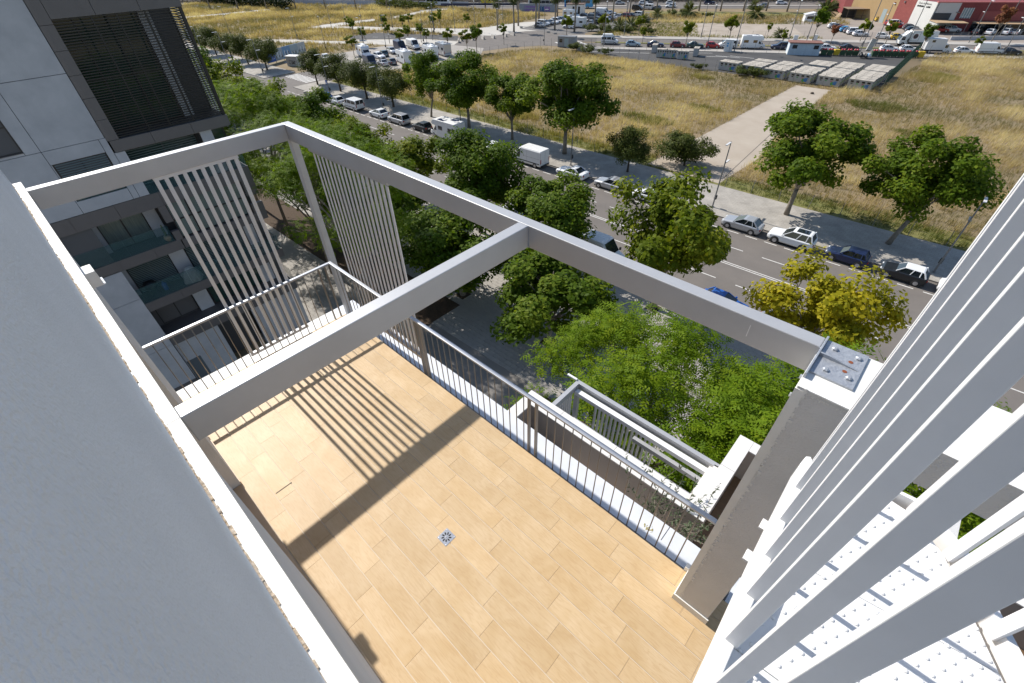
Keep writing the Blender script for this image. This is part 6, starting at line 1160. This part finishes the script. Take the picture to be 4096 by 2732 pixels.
for i in range(4): b = MB(); b.X = Matrix.Rotation(rad(-50), 4, 'Y'); b.box(0, 2.2, i * .5, i * .5 + .3, .1 * i, .1 * i + .06); b.build('board', beige, jk)
gs = thing('greenhouse_shed', 'small white derelict shed at the right edge of the gravel lot', 'shed', (-55.5, 205.5, 0), .5); MB().box(0, 5.5, 0, 3, 0, 1.9).build('wall', van_w, gs); MB().side([(-.2, 1.9), (5.7, 1.9), (5.7, 2.0), (2.7, 2.6), (-.2, 2.0)], -.2, 3.2).build('roof', polew, gs); MB().box(.6, 4.8, -.012, 0, .8, 1.6).build('window', glass_car, gs)
bf = thing('blue_gantry', 'dark blue steel posts and beam of a roadside sign at the top edge', 'sign', (-163, 178, 0), HA); MB().box(0, .8, 0, .8, 0, 8).build('post', P_navy, bf); MB().box(-34, -.05, .1, .6, 1.4, 2.2).build('beam', P_navy, bf)
rk = tag(MB().lathe([(.05, 0), (.35, .05), (.3, .25), (.1, .33)], n=7).build('stone', bark_d, loc=(-24.6, 112.6, .012)), 'single dark stone lying on the far end of the dirt track', 'stone')
for i, (x, y) in enumerate(((-92, 127.5), (-127.5, 141.5), (-113.5, 139.2), (-110, 138.5))):
    t = thing('kerb_block', 'small dark concrete block by the road junction, %s from the left' % ORD[i], 'block', (x, y, 0), .3, 'blocks by the junction'); MB().box(-.5, .5, -.2, .2, 0, .5).build('block', concrete, t, bevel=.05)
# ------------------------------------------------------------------ people
def person(name, label, x, y, rz, shirt, stride):
    v = [(0, 0, .95), (0, 0, 1.15), (0, .0, 1.42), (0, .01, 1.54), (0, .02, 1.68), (0, .02, 1.76), (.09, 0, .92), (.11, stride * .5, .50), (.11, stride * .3, .08), (.11, stride * .3 + .14, .04), (-.09, 0, .92), (-.11, -stride * .3, .50), (-.11, -stride * .9, .10), (-.11, -stride * .9 + .13, .05), (.19, 0, 1.42), (.25, -.06, 1.15), (.24, .06, .90), (-.19, 0, 1.42), (-.25, .06, 1.15), (-.24, .12, .90)]
    e = [(0, 1), (1, 2), (2, 3), (3, 4), (4, 5), (0, 6), (6, 7), (7, 8), (8, 9), (0, 10), (10, 11), (11, 12), (12, 13), (2, 14), (14, 15), (15, 16), (2, 17), (17, 18), (18, 19)]
    r = [.14, .13, .14, .055, .095, .07, .09, .065, .045, .04, .09, .065, .045, .04, .065, .045, .038, .065, .045, .038]
    me = bpy.data.meshes.new(name); me.from_pydata(v, e, []); o = bpy.data.objects.new(name, me); COL.objects.link(o); o.location = (x, y, .14); o.rotation_euler.z = rz
    m = o.modifiers.new('skin', 'SKIN'); sb = o.modifiers.new('s', 'SUBSURF'); sb.levels = 1; sb.render_levels = 1
    for i, k in enumerate(me.skin_vertices[0].data): k.radius = (r[i], r[i]); k.use_root = (i == 0)
    dg = bpy.context.evaluated_depsgraph_get(); m2 = bpy.data.meshes.new_from_object(o.evaluated_get(dg)); o.modifiers.clear(); o.data = m2; skin = M('skin', (.35, .2, .13), .6); m2.materials.clear()
    for q in (skin, shirt, P_black): m2.materials.append(q)
    for p in m2.polygons: z = p.center.z; p.material_index = 1 if .98 < z < 1.5 and (abs(p.center.x) < .22 or z > 1.2) else (2 if z <= .98 and abs(p.center.x) < .20 else 0)
    tag(o, label, 'person'); hm = MB().lathe([(.105, 1.70), (.10, 1.78), (.06, 1.83), (.005, 1.845)], (0, .0, 0), 10).build('hair', P_black, o); return o
person('person', 'person in dark clothes walking on the far pavement under round trees', -154.2, 56.0, 1.5, P_navy, .3); person('person', 'person in dark top beside a bicycle at the camper lot edge', -109.6, 83.6, .6, P_black, .25); person('person', 'second person following behind the cyclist at the camper lot edge', -109.3, 85.4, .6, P_grey, .3)
bc = thing('bicycle', 'bicycle held by the person at the camper lot edge', 'bicycle', (-109.0, 84.2, .03), 1.0)
for x in (-.52, .52):
    b = MB(); n_ = 16; b.tube([(x + .33 * math.cos(a * 2 * math.pi / n_), 0, .34 + .33 * math.sin(a * 2 * math.pi / n_)) for a in range(n_ + 1)], .02, 4, cap=False); b.build('wheel', tyre_m, bc)
MB().tube([(-.52, 0, .34), (-.1, 0, .34), (.38, 0, .78), (-.2, 0, .8), (-.52, 0, .34)], .02, 5).tube([(.52, 0, .34), (.36, 0, .95)], .02, 5).tube([(-.1, 0, .34), (-.22, 0, .92)], .02, 5).build('frame', P_black, bc); MB().box(-.36, -.10, -.07, .07, .92, .97).build('saddle', P_black, bc); MB().tube([(.34, -.27, .97), (.36, 0, .95), (.34, .27, .97)], .016, 5).build('handlebar', P_black, bc)
# ------------------------------------------------------------------ dry grass of the fields
def grass(name, label, P_, n, h, wd_, seed, mat=grass_m, excl=(), blades=5, tone_shift=0.0):
    r = np.random.default_rng(seed); P_ = np.array(P_); x = r.uniform(P_[:, 0].min(), P_[:, 0].max(), n); y = r.uniform(P_[:, 1].min(), P_[:, 1].max(), n); k = inpoly(x, y, P_)
    for E_ in excl: k &= ~inpoly(x, y, np.array(E_))
    x, y = x[k], y[k]; n1 = vnoise(x, y, 9, seed); n2 = vnoise(x, y, 3.2, seed + 1); n3 = vnoise(x, y, 22, seed + 2); patch = .5 * n1 + .3 * n2 + .2 * n3
    k = r.random(len(x)) < .35 + patch * 1.0; x, y, patch, n3 = x[k], y[k], patch[k], n3[k]; n2 = n2[k]
    m = len(x); hh = h * (.45 + 1.0 * n2) * r.uniform(.7, 1.3, m); V = []; T = []
    for b_ in range(blades):
        a = r.uniform(0, 6.283, m); ox = r.normal(size=m) * .16; oy = r.normal(size=m) * .16; ln = hh * r.uniform(.15, .7, m); bx = np.cos(a) * wd_ * .5; by = np.sin(a) * wd_ * .5; d = r.uniform(0, 6.283, m)
        p0 = np.stack([x + ox - bx, y + oy - by, np.zeros(m)], 1); p1 = np.stack([x + ox + bx, y + oy + by, np.zeros(m)], 1); p2 = np.stack([x + ox + np.cos(d) * ln * .6 + .25 * ln, y + oy + np.sin(d) * ln * .6, hh * r.uniform(.7, 1.15, m)], 1)
        V.append(np.stack([p0, p1, p2], 1)); T.append(np.clip((patch - .5) * 2.3 + .5 + r.normal(size=m) * .17 + tone_shift, 0, 1))
    V = np.concatenate(V).reshape(-1, 3); F = np.arange(len(V)).reshape(-1, 3); o = link(name, mesh_np(name, V, F, mat, np.concatenate(T))); return tag(o, label, 'grass', kind='stuff')
FIELD = [(-112, 60.5), (24, 63), (24, 200), (2, 180), (-13, 168), (-15.2, 125), (-22, 119.3), (-50, 118.3), (-88, 119.5), (-100, 116), (-106, 100), (-105, 80)]
grass('dry_grass', 'tall dry golden grass covering the vacant field beyond the street', FIELD, 105000, .75, .05, 41, excl=(TRACK,))
grass('green_grass', 'greener grass strip inside the wire fence', [st(-112, 60.5), st(24, 60.5), st(24, 64.8), st(-112, 63.5)], 9000, .5, .05, 44, grass_g, excl=(TRACK,))
rgp = np.random.default_rng(5)
for i, (x, y, a, b2) in enumerate(((-41, 78, 5, 2.5), (-36, 90, 3, 2), (-47, 112, 2.5, 1.5), (-60, 66, 4, 2), (-5, 97, 3, 2), (-70, 108, 5, 2.5), (-13, 110, 5, 3), (-9, 140, 4, 5), (-78, 100, 4, 2), (-38, 71, 2.5, 1.2))):
    grass('weed_patch', 'greener weed patch in the dry field, %s of those from the pavement' % ORD[i], [(x + a * math.cos(t) * (1 + .25 * math.sin(3 * t)), y + b2 * math.sin(t)) for t in np.linspace(0, 6.2, 14)], int(a * b2 * 40), .6, .06, 50 + i, grass_g)
LF = [(-330, 60), (-190, 62), (-150, 62), (-144, 74), (-140, 92), (-160, 96), (-140, 115), (-134, 132), (-140, 172), (-190, 170), (-260, 140), (-330, 112)]
PX = [[(-181.0, 66.7), (-182.6, 76.3), (-173.3, 82.1), (-163.6, 86.2), (-148.2, 95.3), (-144.2, 92.6), (-159.3, 83.8), (-168.8, 78.7), (-176.6, 74.5)], [(-194.6, 96.2), (-196.3, 105.8), (-192.7, 125.9), (-188.0, 122.7), (-188.8, 105.1), (-174.8, 113.6), (-171.1, 111.1), (-188.2, 100.5)], [(-182.3, 108.9), (-159.6, 120.3), (-139.9, 131.1), (-135.7, 152.6), (-121.9, 137.2), (-124.5, 124.6), (-136.1, 119.8), (-148.8, 117.4), (-176.8, 105.4)], [(-163.9, 96.1), (-162.7, 105.8), (-152.7, 109.3), (-134.2, 118.0), (-127.9, 112.3), (-123, 106.4), (-139.7, 94.6), (-151.9, 88.6)], [(-191.1, 133.6), (-198.1, 160.9), (-190, 168), (-189.2, 153.5), (-187.8, 131.2)], [(-275, 79), (-269.1, 97.5), (-265.5, 116.9), (-260.8, 114.7), (-263.7, 98.0), (-265.2, 79.0)]]
grass('dry_grass', 'dry olive-brown grass of the vacant lots at upper left', LF, 60000, .95, .11, 61, excl=PX, blades=4, tone_shift=-.08)
grass('dry_grass', 'rough brown grass on the bank between gravel lot and highway', rbq(-42, 40, 46, 68), 9000, .9, .12, 63, blades=4, tone_shift=-.1); grass('dry_grass', 'green and straw grass around the gravel lot', rbq(-40, 26, 17.6, 47), 9000, .5, .1, 64, grass_g, excl=(rbq(-8, 40, 21, 45),), blades=4)
